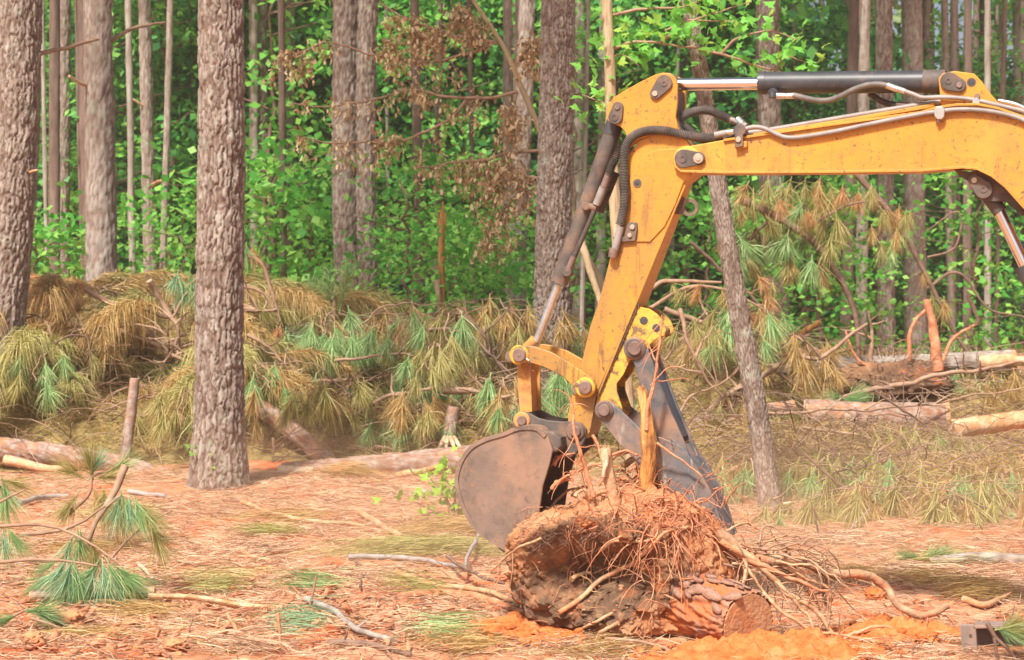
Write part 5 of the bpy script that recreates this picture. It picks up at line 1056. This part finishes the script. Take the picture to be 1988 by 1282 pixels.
for q in range(34):
    s = LA*R.uniform(.42, .99); th1 = R.gauss(.35, .62); rad_ = .20-.035*s/LA; nr = up_*math.cos(th1)+fr_*math.sin(th1); c = np.array(lg[0])+ax_*s+nr*(rad_+.014)-np.array(ST.location)
    o = ob('bark_plate', R.choice(PLM), ST, c); tt = np.cross(nr, ax_); k = R.uniform(-.35, .35); X_ = ax_*math.cos(k)+tt*math.sin(k); Y_ = np.cross(nr, X_); o.rotation_euler = Matrix((X_, Y_, nr)).transposed().to_euler(); sc = R.uniform(.08, .15); o.scale = (sc, sc*R.uniform(.7, 1.1), .5)
def root(pts, r, r2, m='root', n=36, amp=.02, name='root', rootlets=0, parent=ST, sides=9):
    P = np.array([tuple((Vector(p) if len(p) == 3 and not isinstance(p, tuple) else W(*p))-parent.location) for p in pts]); P = wander(P, n, amp, float(P[0][0]*31+P[-1][2]*17), 5); mb = MB()
    dsp = r*.3*fbm(np.arange(n)[:, None]*.5, np.arange(sides)[None]*.9, r*100, 3, 2); sweep(mb, P, [r, (r+r2)*.5, r2], sides, disp=dsp*np.linspace(1, .4, n)[:, None])
    for k in range(rootlets):
        a = P[R.randrange(n//5, n)]; l = R.uniform(.05, .22); dd = np.array([R.uniform(-1, 1), R.uniform(-.6, .6), R.uniform(-1.6, .3)]); dd /= np.linalg.norm(dd)
        sweep(mb, wander([a, a+dd*l*.5+[0, 0, .01], a+dd*l], 9, .03, k*1.3+a[0]), [.0035, .0012], 4, caps=False)
    return ob(name, mb.mesh(name, M[m]), parent)
A_ = 10.95
root([(1395, 1035, 11.0), (1440, 1070, 10.95), (1500, 1090, A_), (1560, 1092, A_), (1600, 1105, A_), (1630, 1115, A_), (1680, 1118, A_), (1725, 1145, A_), (1755, 1180, 10.9), (1785, 1195, 10.9), (1810, 1192, 10.9), (1842, 1178, 10.9)], .036, .018, 'rootdark', rootlets=22, n=90, amp=.015)
root([(1785, 1196, 10.9), (1800, 1210, 10.9), (1815, 1240, 10.9), (1830, 1256, 10.9)], .013, .005, n=20); root([(1797, 1195, 10.9), (1793, 1215, 10.9), (1808, 1240, 10.9), (1806, 1255, 10.9)], .006, .003, n=20)
root([(1820, 1195, 10.9), (1838, 1215, 10.9), (1843, 1250, 10.9)], .005, .003, n=18)
root([(1400, 1050, 10.95), (1450, 1085, 10.9), (1510, 1115, 10.9), (1560, 1130, 10.88), (1615, 1148, 10.85)], .018, .007, 'redroot', rootlets=8)
root([(1420, 1062, 10.9), (1480, 1100, 10.9), (1530, 1150, 10.88), (1585, 1190, 10.86), (1610, 1225, 10.85), (1640, 1270, 10.84)], .022, .010, rootlets=16, n=60)
root([(1440, 1080, 10.95), (1520, 1085, 10.95), (1585, 1090, 10.95), (1602, 1082, 10.95)], .017, .012); root([(1445, 1085, 10.9), (1462, 1120, 10.85), (1490, 1150, 10.85), (1500, 1165, 10.85)], .011, .005, rootlets=5)
root([(1450, 1095, 10.9), (1448, 1120, 10.88), (1435, 1150, 10.86), (1415, 1165, 10.85)], .013, .007); root([(1530, 1100, 10.9), (1600, 1140, 10.9), (1610, 1180, 10.9), (1600, 1240, 10.9)], .012, .006, rootlets=10)
root([(1590, 1110, 10.95), (1600, 1160, 10.95), (1615, 1200, 10.95)], .014, .008, 'twig', rootlets=6); root([(1540, 1160, 10.85), (1575, 1200, 10.8), (1582, 1240, 10.8)], .012, .005, rootlets=6)
root([(1480, 1150, 10.75), (1560, 1220, 10.7), (1640, 1230, 10.7), (1700, 1250, 10.65), (1750, 1275, 10.6)], .010, .006, rootlets=6); root([(1640, 1240, 10.8), (1690, 1215, 10.8), (1740, 1225, 10.8), (1770, 1250, 10.8)], .010, .006)
root([(1395, 1040, 11), (1430, 1020, 11.1), (1480, 1030, 11.2), (1530, 1050, 11.2)], .008, .003); root([(1480, 1095, 10.95), (1500, 1060, 11), (1490, 1020, 11), (1460, 1000, 11)], .005, .002)
for q in range(26):
    a = (1400+R.uniform(0, 120), 1050+R.uniform(0, 60)); b_ = (a[0]+R.uniform(20, 220), a[1]+R.uniform(-20, 140)); root([(a[0], a[1], 10.9), ((a[0]+b_[0])/2+R.uniform(-20, 20), (a[1]+b_[1])/2-20, 10.9+R.uniform(-.1, .2)), (b_[0], min(b_[1], 1255), 10.88+R.uniform(-.1, .2))], R.uniform(.003, .008), .0015, R.choice(['root', 'twig', 'root']), n=24, amp=.03, name='thin_root', rootlets=3, sides=6)
# roots lying over the face of the ball
for pts, r in [([(1085, 1190), (1130, 1160), (1170, 1125), (1215, 1100), (1255, 1070), (1290, 1035), (1330, 1022), (1355, 1030)], .014), ([(1165, 1068), (1200, 1052), (1260, 1048), (1275, 1030)], .010), ([(1225, 985), (1232, 1030), (1228, 1060), (1240, 1085)], .005),
               ([(1290, 1050), (1295, 1090), (1305, 1125)], .006), ([(1270, 1085), (1268, 1130), (1265, 1170), (1268, 1205)], .004), ([(1250, 1090), (1245, 1110), (1252, 1130)], .005), ([(990, 1110), (960, 1115), (930, 1120)], .007), ([(1050, 1045), (1000, 1070), (950, 1108)], .007),
               ([(1290, 1155), (1360, 1185), (1420, 1180), (1480, 1165)], .006), ([(1415, 1145), (1390, 1190), (1340, 1225), (1290, 1262)], .012), ([(1190, 1190), (1140, 1215), (1120, 1225)], .009), ([(1200, 1210), (1150, 1235), (1130, 1238)], .012), ([(1240, 1210), (1215, 1240), (1210, 1265)], .007),
               ([(1110, 1125), (1135, 1115), (1148, 1112)], .014)]:
    root([onball(a, b_, .035) for a, b_ in pts], r, r*.6, 'root' if r != .014 or len(pts) > 4 else 'wood', n=44, amp=.012, rootlets=4)
# tangle of fibrous rootlets all over the upper right of the ball
mb = MB()
for q in range(430):
    a = R.gauss(1300, 66); b_ = R.gauss(990, 46)
    if q % 7 == 0: a, b_ = R.uniform(1000, 1430), R.uniform(970, 1230)
    p = onball(a, b_, .012)-ST.location
    if abs(p.x) > .75: continue
    l = R.uniform(.06, .28); dd = Vector((R.uniform(-1, 1), R.uniform(-1.0, .2), R.uniform(-1.3, 1.0))).normalized(); r = R.choice([.0014, .002, .003, .006])
    P = [p, p+dd*l*.5+Vector((R.uniform(-.03, .03), 0, R.uniform(-.03, .03))), p+dd*l+Vector((R.uniform(-.05, .05), 0, -.06))]
    sweep(mb, wander([tuple(x) for x in P], 11, .03, q), [r, r*.25], 4, caps=False)
tag(ob('rootlets', mb.mesh('rootlets', M['redroot']), ST), kind='stuff')
mb = MB()
for q in range(300):
    a = R.uniform(1000, 1260); b_ = R.uniform(985, 1060); p = onball(a, b_, .006)-ST.location
    if abs(p.x) > .75: continue
    dd = Vector((R.uniform(-1, 1), -.3, R.uniform(-.6, .6))).normalized(); l = R.uniform(.03, .1)
    sweep(mb, wander([tuple(p), tuple(p+dd*l*.5), tuple(p+dd*l)], 7, .015, q), [.0016, .001], 4, caps=False)
tag(ob('rootlets', mb.mesh('rootlets', M['twig_dark']), ST), kind='stuff')
# red roots packed into the bucket mouth
for q in range(34):
    a, b_ = R.uniform(1062, 1230), R.uniform(890, 985); l = R.uniform(30, 90); an = R.uniform(-.9, .9); Yq = R.uniform(11.25, 11.6)
    root([(a, b_, Yq), (a+l*.5*math.cos(an), b_+l*.5*math.sin(an)-8, Yq), (a+l*math.cos(an), b_+l*math.sin(an), Yq-.05)], R.uniform(.006, .02), .005, R.choice(['redroot', 'redroot', 'root']), n=16, rootlets=2, sides=7)
for q in range(26):
    a, b_ = R.uniform(1220, 1360), R.uniform(930, 990); an = R.uniform(-2.6, -.4); l = R.uniform(25, 70); root([(a, b_, 11.3), (a+l*.5*math.cos(an), b_+l*.5*math.sin(an), 11.25), (a+l*math.cos(an)+6, b_+l*math.sin(an)+8, 11.2)], R.uniform(.004, .011), .003, R.choice(['redroot', 'root', 'orangewood']), n=16, rootlets=2, sides=7)
root([(1290, 950, 11.35), (1270, 935, 11.3), (1250, 950, 11.28), (1240, 990, 11.25)], .022, .01, 'root', n=30)
def shard(pts, r, r2, m, top=True):
    P = np.array([tuple(W(*p)-ST.location) for p in pts]); P = cat(P, 60); sd = 22; th_ = np.linspace(0, 2*math.pi, sd, endpoint=False)[None]; s = np.linspace(0, 1, 60)[:, None]
    dsp = r*(.28*fbm(np.cos(th_)*2.6, np.sin(th_)*2.6, s*4, 3, 3) + .16*fbm(np.cos(th_)*7, np.sin(th_)*7, s*3, 2, 5)+.18*fbm(np.cos(th_)*2, np.sin(th_)*2, s*18, 2, 6)); mb = MB(); sweep(mb, P, [r, r*1.05, r2], sd, disp=dsp)
    for k in range(6):
        a = P[-1]+np.array([R.uniform(-r2, r2)*.7, R.uniform(-r2, r2)*.7, -.02]); sweep(mb, [a, a+[R.uniform(-.008, .008), 0, R.uniform(.02, .05)]], [.006, .001], 5)
    return ob('snapped_shard', mb.mesh('snapped_shard', M[m]), ST)
shard([(1255, 975, 11.18), (1256, 930, 11.17), (1262, 880, 11.15), (1258, 840, 11.14), (1254, 795, 11.14), (1244, 752, 11.14)], .042, .022, 'orangewood')
shard([(1197, 990, 11.1), (1188, 950, 11.1), (1180, 910, 11.1), (1176, 870, 11.1)], .032, .028, 'root')
root([(1172, 925, 11.05), (1176, 895, 11.05), (1174, 868, 11.05)], .012, .010, 'palewood', n=12)
root([(1152, 965, 11.1), (1140, 920, 11.1), (1130, 880, 11.1), (1112, 820, 11.1), (1103, 772, 11.1)], .014, .006, 'redroot', rootlets=10, n=50)
root([(1255, 835, 11.1), (1262, 780, 11.1), (1272, 720, 11.1), (1278, 660, 11.1), (1284, 608, 11.1)], .013, .005, 'redroot', rootlets=6, n=50)
root([(1150, 845, 11.1), (1162, 860, 11.1), (1168, 890, 11.1), (1180, 905, 11.1)], .010, .006, 'root'); root([(1272, 700, 11.1), (1258, 670, 11.1), (1246, 660, 11.1)], .005, .004, 'root', n=14)
root([(1262, 750, 11.1), (1290, 720, 11.1), (1330, 705, 11.1)], .004, .002, 'root', n=18); root([(1275, 860, 11.1), (1310, 885, 11.1), (1360, 920, 11.1)], .008, .004, 'root', n=20)
# bark plates loosened on the ball and clods stuck to it
def clod_mesh(name, seed, m, sub=3, amp=.35, hf=.12):
    import bmesh
    bm = bmesh.new(); bmesh.ops.create_icosphere(bm, subdivisions=sub, radius=1); c = np.array([v.co[:] for v in bm.verts]); f = [[v.index for v in q.verts] for q in bm.faces]; bm.free()
    d = 1+amp*fbm(c[:, 0]*1.6+seed*5, c[:, 1]*1.6, c[:, 2]*1.6, 3, seed)+hf*fbm(c[:, 0]*4.5+seed*5, c[:, 1]*6, c[:, 2]*6, 3, seed)
    mb = MB(); mb.add(c*d[:, None]*np.array([1, .9, .75]), f); return mb
CM = [clod_mesh('c', i, 'clod', 2, 1.0, .7) for i in range(8)]
def clods(name, spots, m, label, parent=None):
    mb = MB()
    for (p, s) in spots:
        k = R.choice(CM); v = np.concatenate(k.v); a = R.random()*6.28; c, s_ = math.cos(a), math.sin(a); v = v @ np.array([[c, s_, 0], [-s_, c, 0], [0, 0, 1]]); mb.add(v*s*np.array([1, R.uniform(.7, 1.2), R.uniform(.7, 1.1)])+np.array(tuple(p)), np.array(k.f[0]))
    return tag(ob(name, mb.mesh(name, M[m], smooth=True), parent), label, None if parent else 'clods', kind='stuff')
clods('clods', [(q-ST.location, .003+.014*R.random()**3) for q in [onball(R.gauss(1220, 130), R.gauss(1090, 90), .0, True) for _ in range(260)] if q is not None], 'humus', None, ST)
sp = []
for _ in range(2600):
    px = R.uniform(-20, 2010); py = 1290-150*R.random()**.8
    w = 1.0 if (px < 520 and py > 1190) or (px > 1050 and py > 1225) or (px > 1650 and py > 1170) else .22
    if R.random() > w: continue
    p = G(px, py); sp.append((p+Vector((0, 0, .0)), .005+.028*R.random()**3))
clods('clay_clods', sp, 'clod', 'crumbled orange clay clods along the bottom of the clearing')
# loose red soil round the stump
for nm, cx_, cy_, rx_, ry_, h_, lab in (('loose_soil', wx(1480, 10.5), 10.5, .62, .30, .075, 'loose bright orange soil heaped below the sawn trunk end'), ('loose_soil', wx(1760, 10.9), 11.0, .45, .35, .07, 'bright orange soil patch beneath the long root'), ('loose_soil', wx(1020, 11.2), 11.25, .35, .35, .07, 'dug orange soil at the left foot of the stump')):
    u = np.linspace(-1.6, 1.6, 200); GX, GY = np.meshgrid(cx_+rx_*u, cy_+ry_*u); m_ = mound(GX, GY, cx_, cy_, rx_, ry_, 1)
    zz = ground_z(GX, GY)+h_*m_*(1+.9*np.abs(fbm(GX*9, GY*9, 2, 4, 8)))+.05*fbm(GX*14, GY*14, 1, 5, 2)*m_+.022*np.abs(fbm(GX*50, GY*50, 1, 2, 4))*m_-.03*(1-m_)-.004
    mb = MB(); ii = np.arange(199)[:, None]*200; jj = np.arange(199)[None]; mb.add(np.stack([GX, GY, zz], -1).reshape(-1, 3), np.stack([ii+jj, ii+jj+1, ii+201+jj, ii+200+jj], -1).reshape(-1, 4)); tag(ob(nm, mb.mesh(nm, M['redclay'])), lab, 'soil', kind='stuff')
    clods('clay_clods', [((lambda x, y: Vector((x, y, gz(x, y)+h_*.8*float(mound(x, y, cx_, cy_, rx_, ry_, 1)))))(cx_+R.gauss(0, rx_*.6), cy_+R.gauss(0, ry_*.6)), .005+.03*R.random()**3) for _ in range(420)], 'redclay', lab.replace('soil', 'clods', 1))
def bigclod(px, py, r, m, label, sq=(1, .9, .8)):
    k = clod_mesh('c', px, m, 4, .7, .6); v = np.concatenate(k.v)*np.array(sq)*r; mb = MB(); g = G(px, py); mb.add(v, np.array(k.f[0])); o = ob('clay_clod', mb.mesh('clay_clod', M[m]), None, g+Vector((0, 0, r*.6*sq[2]))); tag(o, label, 'clod')
bigclod(136, 1222, .080, 'clod', 'round orange clay clod under the foreground pine tufts'); bigclod(262, 1222, .075, 'clod', 'flat wedge shaped clay clod right of the round one', (1.2, .8, .45)); bigclod(1555, 1110, .02, 'twig_dark', 'small dark pine cone sized lump hanging by the roots') if False else None
for k, (px, py, r) in enumerate(((60, 1262, .05), (215, 1250, .045), (340, 1268, .05), (1700, 1170, .06), (1800, 1262, .06), (1330, 1272, .04), (1060, 1240, .05))):
    bigclod(px, py, r, 'redclay' if px > 1000 else 'clod', ['lumpy clay clod at the bottom left corner', 'pale clay lump below the wedge shaped clod', 'small clay lump beside the crooked pale stick', 'bright orange clod behind the hanging root tip', 'bright orange clod left of the steel frame', 'small orange clod below the stump', 'orange clod under the bucket side of stump'][k])
# bark chips
mb = MB()
for q in range(700):
    g = G(R.gauss(600, 55) if q < 140 else R.uniform(0, 1000), R.gauss(1185, 25) if q < 140 else R.uniform(1100, 1280), R.uniform(.005, .03)); a = unit(np.array([[R.uniform(-1, 1), R.uniform(-1, 1), R.uniform(-.4, .4)]]))[0]; b2 = unit(np.cross(a, [R.uniform(-.6, .6), R.uniform(-.6, .6), 1])[None])[0]; c2 = np.cross(a, b2); l, w = R.uniform(.015, .05), R.uniform(.008, .02)
    V = [np.array(g)+a*l*x+b2*w*y+c2*.003*z for x in (-1, 1) for y in (-1, 1) for z in (-1, 1)]; mb.add(V, [[0, 1, 3, 2], [4, 6, 7, 5], [0, 4, 5, 1], [2, 3, 7, 6], [0, 2, 6, 4], [1, 5, 7, 3]])
tag(ob('bark_chips', mb.mesh('bark_chips', M['redroot'], smooth=False)), 'reddish bark chips scattered at the end of the peeled log', 'bark chips', kind='stuff')

# ---------------------------------------------------------------- distant uprooted clump
c0 = W(1735, 745, 24.0); t = thing('uprooted_clump', 'dark uprooted root clump on the logs behind right brush', 'stump', c0)
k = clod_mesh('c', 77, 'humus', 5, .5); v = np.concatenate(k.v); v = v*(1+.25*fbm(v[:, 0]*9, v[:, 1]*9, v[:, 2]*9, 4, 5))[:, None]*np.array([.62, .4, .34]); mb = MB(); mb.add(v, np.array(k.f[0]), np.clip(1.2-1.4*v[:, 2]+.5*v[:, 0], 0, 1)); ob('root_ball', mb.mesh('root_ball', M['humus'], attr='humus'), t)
for pts, r in (([(1822, 720), (1814, 660), (1800, 580)], .07), ([(1765, 700), (1768, 640), (1800, 600)], .03), ([(1830, 700), (1850, 660), (1890, 630)], .025), ([(1700, 720), (1660, 690), (1640, 640)], .02)):
    root([(a, b_, 23.9) for a, b_ in pts], r, r*.6, 'redroot', parent=t, rootlets=6, n=24)
mb = MB()
for q in range(240):
    d = Vector((R.gauss(0, 1), R.gauss(0, 1), R.gauss(0, 1))).normalized(); p = Vector((d.x*.6, d.y*.38, d.z*.33)); e = p+d*R.uniform(.05, .25)+Vector((0, 0, -.05)); sweep(mb, wander([tuple(p), tuple((p+e)/2), tuple(e)], 6, .03, q), [.006, .003], 4, caps=False)
tag(ob('rootlets', mb.mesh('rootlets', M['twig']), t), kind='stuff')

# ---------------------------------------------------------------- dead brown-leaved sapling behind the big pine
Yd = 24.8; p0 = W(1175, 610, Yd); p0.z = gz(p0.x, Yd); t = thing('dead_sapling', 'dead leaning sapling with curled brown leaves left of big pine', 'sapling', p0)
tk = [(p0.x, Yd, p0.z-.05), W(1175, 600, Yd), W(1130, 480, Yd), W(1048, 248, Yd), (W(990, 118, Yd)), W(915, 0, Yd), W(880, -60, Yd)]
mb = MB(); sweep(mb, wander([tuple(Vector(q)-p0) for q in tk], 60, .03, 3, 1.0), [.06, .045, .02], 10); ob('trunk', mb.mesh('trunk', M['bark_pale']), t)
BRD = [([(965, 85), (905, 72), (830, 55), (770, 25), (740, 5)], 4), ([(1005, 178), (950, 190), (890, 190), (790, 176), (700, 200), (640, 206), (560, 205)], 3.5), ([(905, 195), (880, 225), (840, 250), (800, 268), (740, 278), (640, 276), (578, 268)], 3.5),
       ([(1048, 292), (980, 300), (940, 310), (880, 318), (805, 325)], 3.5), ([(1047, 347), (1000, 335), (960, 320), (925, 316)], 3.5), ([(960, 80), (935, 95), (860, 118), (800, 120), (735, 110), (640, 85), (548, 115)], 3.5),
       ([(1010, 120), (1030, 90), (1050, 72)], 3), ([(860, 60), (800, 80), (745, 95)], 3), ([(945, 60), (900, 30), (880, 10)], 3), ([(990, 300), (960, 350), (940, 400)], 2.5), ([(1040, 345), (1000, 380), (960, 440), (935, 480)], 3), ([(1005, 180), (990, 230), (985, 280)], 2.5)]
spots = []
for pts, r in BRD:
    P = wander([tuple(W(a, b_, Yd+.25*math.sin(a*.01))-p0) for a, b_ in pts], 40, .03, pts[0][0]); mb = MB(); sweep(mb, P, [r/F*Yd, r*.4/F*Yd], 6)
    for k in range(14):
        a = P[R.randrange(6, 40)]; e = a+np.array([R.uniform(-.15, .15), R.uniform(-.15, .15), R.uniform(-.28, .08)]); sweep(mb, [a, (a+e)/2+[0, 0, .02], e], [.006, .003], 4, caps=False); spots += [a, e, (a+e)/2, e+[0, 0, -.06]]
    ob('branch', mb.mesh('branch', M['twig']), t)
def curled(seed):
    rr = random.Random(seed); mb = MB(); n = 5; V = []; 
    for i in range(n):
        s = i/(n-1); w = .022*math.sin(math.pi*(.12+.8*s)); cu = 1.6*s
        for k in (-1, 0, 1): V.append((k*w, .03*math.sin(cu)+abs(k)*.012, -.085*s+rr.uniform(-.004, .004)))
    mb.add(V, [[i*3+k, i*3+k+1, i*3+k+4, i*3+k+3] for i in range(n-1) for k in (0, 1)]); return mb.mesh('leaf', M['l_dead'])
CU = [curled(i) for i in range(5)]
NL = 0; rest = MB()
for q in range(4600):
    s = R.choice(spots); p = Vector(s)+Vector((R.gauss(0, .055), R.gauss(0, .07), R.gauss(-.02, .06))); sc = R.uniform(.45, .95); e = (R.gauss(0, .9), R.gauss(0, .7), R.uniform(0, 6.28))
    if NL < 290:
        o = ob('leaf', CU[q % 5], t, p); o.rotation_euler = e; o.scale = (sc,)*3; NL += 1
    else:
        me = CU[q % 5]; mt = Matrix.LocRotScale(p, None, None) @ Matrix.Rotation(e[2], 4, 'Z') @ Matrix.Rotation(e[0], 4, 'X'); v = np.array([tuple(mt @ (v.co*sc)) for v in me.vertices]); rest.add(v, [list(f.vertices) for f in me.polygons])
tag(ob('leaves', rest.mesh('leaves', M['l_dead']), t), kind='stuff')
sticks('fallen_branch', [W(1128, 470, 22), W(1148, 530, 22), W(1170, 600, 22)], .045, 'bark_pale', 'pale bare branch leaning between bucket cylinder and stick', 'branch')

# ---------------------------------------------------------------- bright maple with pale trunk
def maple_leaf(mt, seed):
    rr = random.Random(seed); ang = [0, 28, 52, 78, 110, 140, 165, 195, 220, 250, 282, 308, 332]; rd = [.25, .5, .95, .5, 1.0, .55, 1.1, 1.1, .55, 1.0, .5, .95, .5]
    ang = [-90, -50, -25, 0, 32, 60, 90, 120, 148, 180, 205, 230]; rd = [.25, .55, .42, .9, .45, .62, 1.1, .62, .45, .9, .42, .55]
    V = [(0, .05, .0)] + [(r*.055*math.cos(math.radians(a))*rr.uniform(.9, 1.1), r*.055*math.sin(math.radians(a))+.04, -.012*r*r+rr.uniform(-.004, .004)) for a, r in zip(ang, rd)]
    mb = MB(); mb.add(V, [[0, i+1, (i+1) % 12+1] for i in range(12)]); return mb.mesh('leaf', M[mt], smooth=False)
ML = {m: [maple_leaf(m, i) for i in range(4)] for m in ('l_bright', 'l_lime')}
Ym = 17.2
mp = pine('pale smooth maple trunk behind the stick head plate', (1178, 0), (1202, 520), None, Ym, 20, 26, 'bark_pale', 1, crown=False, mid=[(1184, 120), (1188, 300)], plate=(.06, .2), depth=.002, name='maple_tree', h=6.5)
mp['label'] = 'young maple with pale trunk and bright leaves above the cylinder'
def leafy(parent, stems, n, m, Yd, spread, size=(.8, 1.3)):
    pts = []
    for st, r in stems:
        P = wander([tuple(W(*(q if len(q) == 3 else (*q, Yd)))-parent.location) for q in st], 30, .02, st[0][0]); mb = MB(); sweep(mb, P, [r/F*Yd, r*.35/F*Yd], 6); ob('branch', mb.mesh('branch', M['twig']), parent); pts += list(P[4:])
    for q in range(n):
        p = Vector(R.choice(pts))+Vector((R.gauss(0, spread), R.gauss(0, spread), R.gauss(0, spread*.8))); o = ob('leaf', R.choice(ML[m if R.random() < .75 else 'l_lime']), parent, p)
        o.rotation_euler = (R.gauss(.9, .5), R.gauss(0, .5), R.uniform(-2.2, 2.2)); s = R.uniform(*size); o.scale = (s, s, s)
leafy(mp, [([(1190, 95), (1230, 84), (1290, 84), (1345, 90)], 4), ([(1340, 90), (1400, 105), (1450, 125), (1530, 140)], 3.5), ([(1280, 84), (1330, 50), (1400, 20), (1460, 5)], 3), ([(1190, 30), (1240, 20), (1330, 10), (1420, -20)], 3.5), ([(1400, 105), (1440, 70), (1500, 60), (1545, 80)], 3), ([(1190, 110), (1210, 110), (1240, 130)], 2), ([(1186, 210), (1165, 195), (1130, 185)], 2), ([(1500, 140), (1530, 110), (1570, 120)], 2), ([(1290, 60), (1350, 40), (1430, 40)], 2.5)], 280, 'l_bright', Ym, .12, (1.0, 1.6))
for q in range(14):
    o = ob('leaf', R.choice(ML['l_bright']), mp, W(1185+R.gauss(0, 14), R.uniform(0, 320), Ym-.1)-mp.location); o.rotation_euler = (R.gauss(.9, .5), R.gauss(0, .5), R.uniform(-2, 2)); o.scale = (.8,)*3
Ys = 17.6; g = G(880, 1010); t = thing('leafy_sprout', 'lime green leafy sprout left of the bucket', 'sprout', g)
leafy(t, [([(880, 1010, g.y), (860, 960, g.y), (820, 915, g.y)], 4), ([(885, 1010, g.y), (900, 950, g.y), (915, 895, g.y)], 4), ([(880, 1008, g.y), (840, 990, g.y), (800, 975, g.y)], 3), ([(880, 1000, g.y), (880, 950, g.y), (870, 915, g.y)], 3), ([(900, 1000, g.y), (930, 985, g.y), (940, 960, g.y)], 3)], 150, 'l_lime', g.y, .10, (.7, 1.15))
g = W(405, 900, 19.1); t = thing('leafy_sprout', 'tiny bright leaves sprouting on the large scaly pine trunk', 'sprout', g)
leafy(t, [([(425, 950, 19.1), (412, 915, 19.1), (405, 880, 19.1)], 1.5), ([(380, 890, 19.15), (370, 880, 19.15)], 1.5)], 10, 'l_bright', 19.1, .04, (.6, .9))
for n_, (px, py, lab) in enumerate(((1640, 775, 'bright green frond lying before the uprooted clump'), (1790, 1085, 'pale green needle sprig on clay by the slim grey log'))):
    gY = 22.5 if n_ == 0 else 14.3; bough_px('pine_sprig', [([(px-20, py+5, gY), (px+25, py+5, gY)], 3)], [(px, py, gY, a, 'n_green', 1.0) for a in (-100, -60, 60, 85, 110)], lab, fine=True, cat_='sprig')

# ---------------------------------------------------------------- steel frame at the bottom right corner
Yf = 10.35; fo = W(1865, 1300, Yf); t = thing('steel_frame', 'rusty steel frame end with bolt hole at bottom right corner', 'frame', fo)
def boxq(mb, pts, depth, tilt=0):
    A = [W(a, b_, Yf+tilt)-fo for a, b_ in pts]; B = [q+Vector((depth*.3, depth, 0)) for q in A]; n = len(A); mb.add([tuple(q) for q in A+B], [list(range(n)), [n+q for q in range(n)][::-1]]+[[q, n+q, n+(q+1) % n, (q+1) % n] for q in range(n)])
mb = MB(); boxq(mb, [(1863, 1216), (1866, 1213), (1890, 1213), (1894, 1217), (1900, 1300), (1906, 1420), (1884, 1420), (1872, 1300)], .03); bev(ob('end_plate', mb.mesh('end_plate', M['track'], sharp=40), t), .004)
mb = MB(); c = W(1884, 1234, Yf)-fo; sweep(mb, [tuple(c+Vector((0, -.003, 0))), tuple(c+Vector((0, .003, 0)))], .0085, 20); ob('bolt_hole_shade', mb.mesh('bolt_hole_shade', M['hose_dark'], sharp=40), t)  # dark disc on the uncut plate, painted shade of a bolt hole
mb = MB(); boxq(mb, [(1893, 1221), (2080, 1216), (2080, 1258), (1894, 1258)], .02, .10); ob('web_plate', mb.mesh('web_plate', M['track_in'], sharp=40), t)
mb = MB(); boxq(mb, [(1890, 1216), (2080, 1211), (2080, 1217), (1890, 1221)], .14); bev(ob('top_flange', mb.mesh('top_flange', M['track'], sharp=40), t), .002)
mb = MB(); boxq(mb, [(1893, 1257), (2080, 1257), (2080, 1420), (1900, 1420)], .12, .05); ob('lower_plate', mb.mesh('lower_plate', M['clod'], sharp=40), t)
bough_px('pine_bough', [([(1916, 1210, 10.2), (1935, 1240, 10.2), (1960, 1265, 10.2), (1985, 1300, 10.2)], 5), ([(1930, 1238, 10.2), (1934, 1265, 10.2), (1940, 1300, 10.2)], 4), ([(1948, 1214, 10.3), (1963, 1195, 10.3), (1968, 1172, 10.3)], 1.8), ([(1960, 1200, 10.3), (1990, 1180, 10.3)], 1.4)],
   [(1938, 1222, 10.2, a, c, .62) for a, c in ((70, 'n_green'), (95, 'n_olive'), (85, 'n_green'), (60, 'n_blue'), (110, 'n_olive'))] + [(1975, 1230, 10.2, 60, 'n_green', .7)], 'snapped scaly branch with green needles over the steel frame', m='twig_dark')
# ---------------------------------------------------------------- air: thin haze over everything, dust hanging over the dug clay
def vol(name, col, dens, aniso=0.2):
    m = bpy.data.materials.new(name); m.use_nodes = True; N = m.node_tree.nodes; N.remove(N['Principled BSDF'])
    v = N.new('ShaderNodeVolumePrincipled'); v.inputs['Color'].default_value = (*col, 1); v.inputs['Density'].default_value = dens; v.inputs['Anisotropy'].default_value = aniso
    m.node_tree.links.new(v.outputs[0], N['Material Output'].inputs['Volume']); return m
mb = MB(); x, y0, y1, z0, z1 = 420, -80, 720, -1.6, 21
mb.add([(a, b_, c) for a in (-x, x) for b_ in (y0, y1) for c in (z0, z1)], [[0, 1, 3, 2], [4, 6, 7, 5], [0, 4, 5, 1], [2, 3, 7, 6], [0, 2, 6, 4], [1, 5, 7, 3]])
tag(ob('haze', mb.mesh('haze', vol('haze', (.97, .95, .92), .0011), smooth=False)), 'thin pale haze filling the whole forest clearing', 'haze', kind='stuff')
for px, Yd, rx_, ry_, rz_, dn, lab in DUST:
    k = clod_mesh('c', int(px), 'clod', 3, .25); v = np.concatenate(k.v)*np.array([rx_, ry_, rz_/.75]); mb = MB(); mb.add(v, np.array(k.f[0]))
    tag(ob('dust_cloud', mb.mesh('dust_cloud', vol('dust', (1.0, .74, .52), dn)), None, (wx(px, Yd), Yd, .0)), lab, 'dust', kind='stuff')
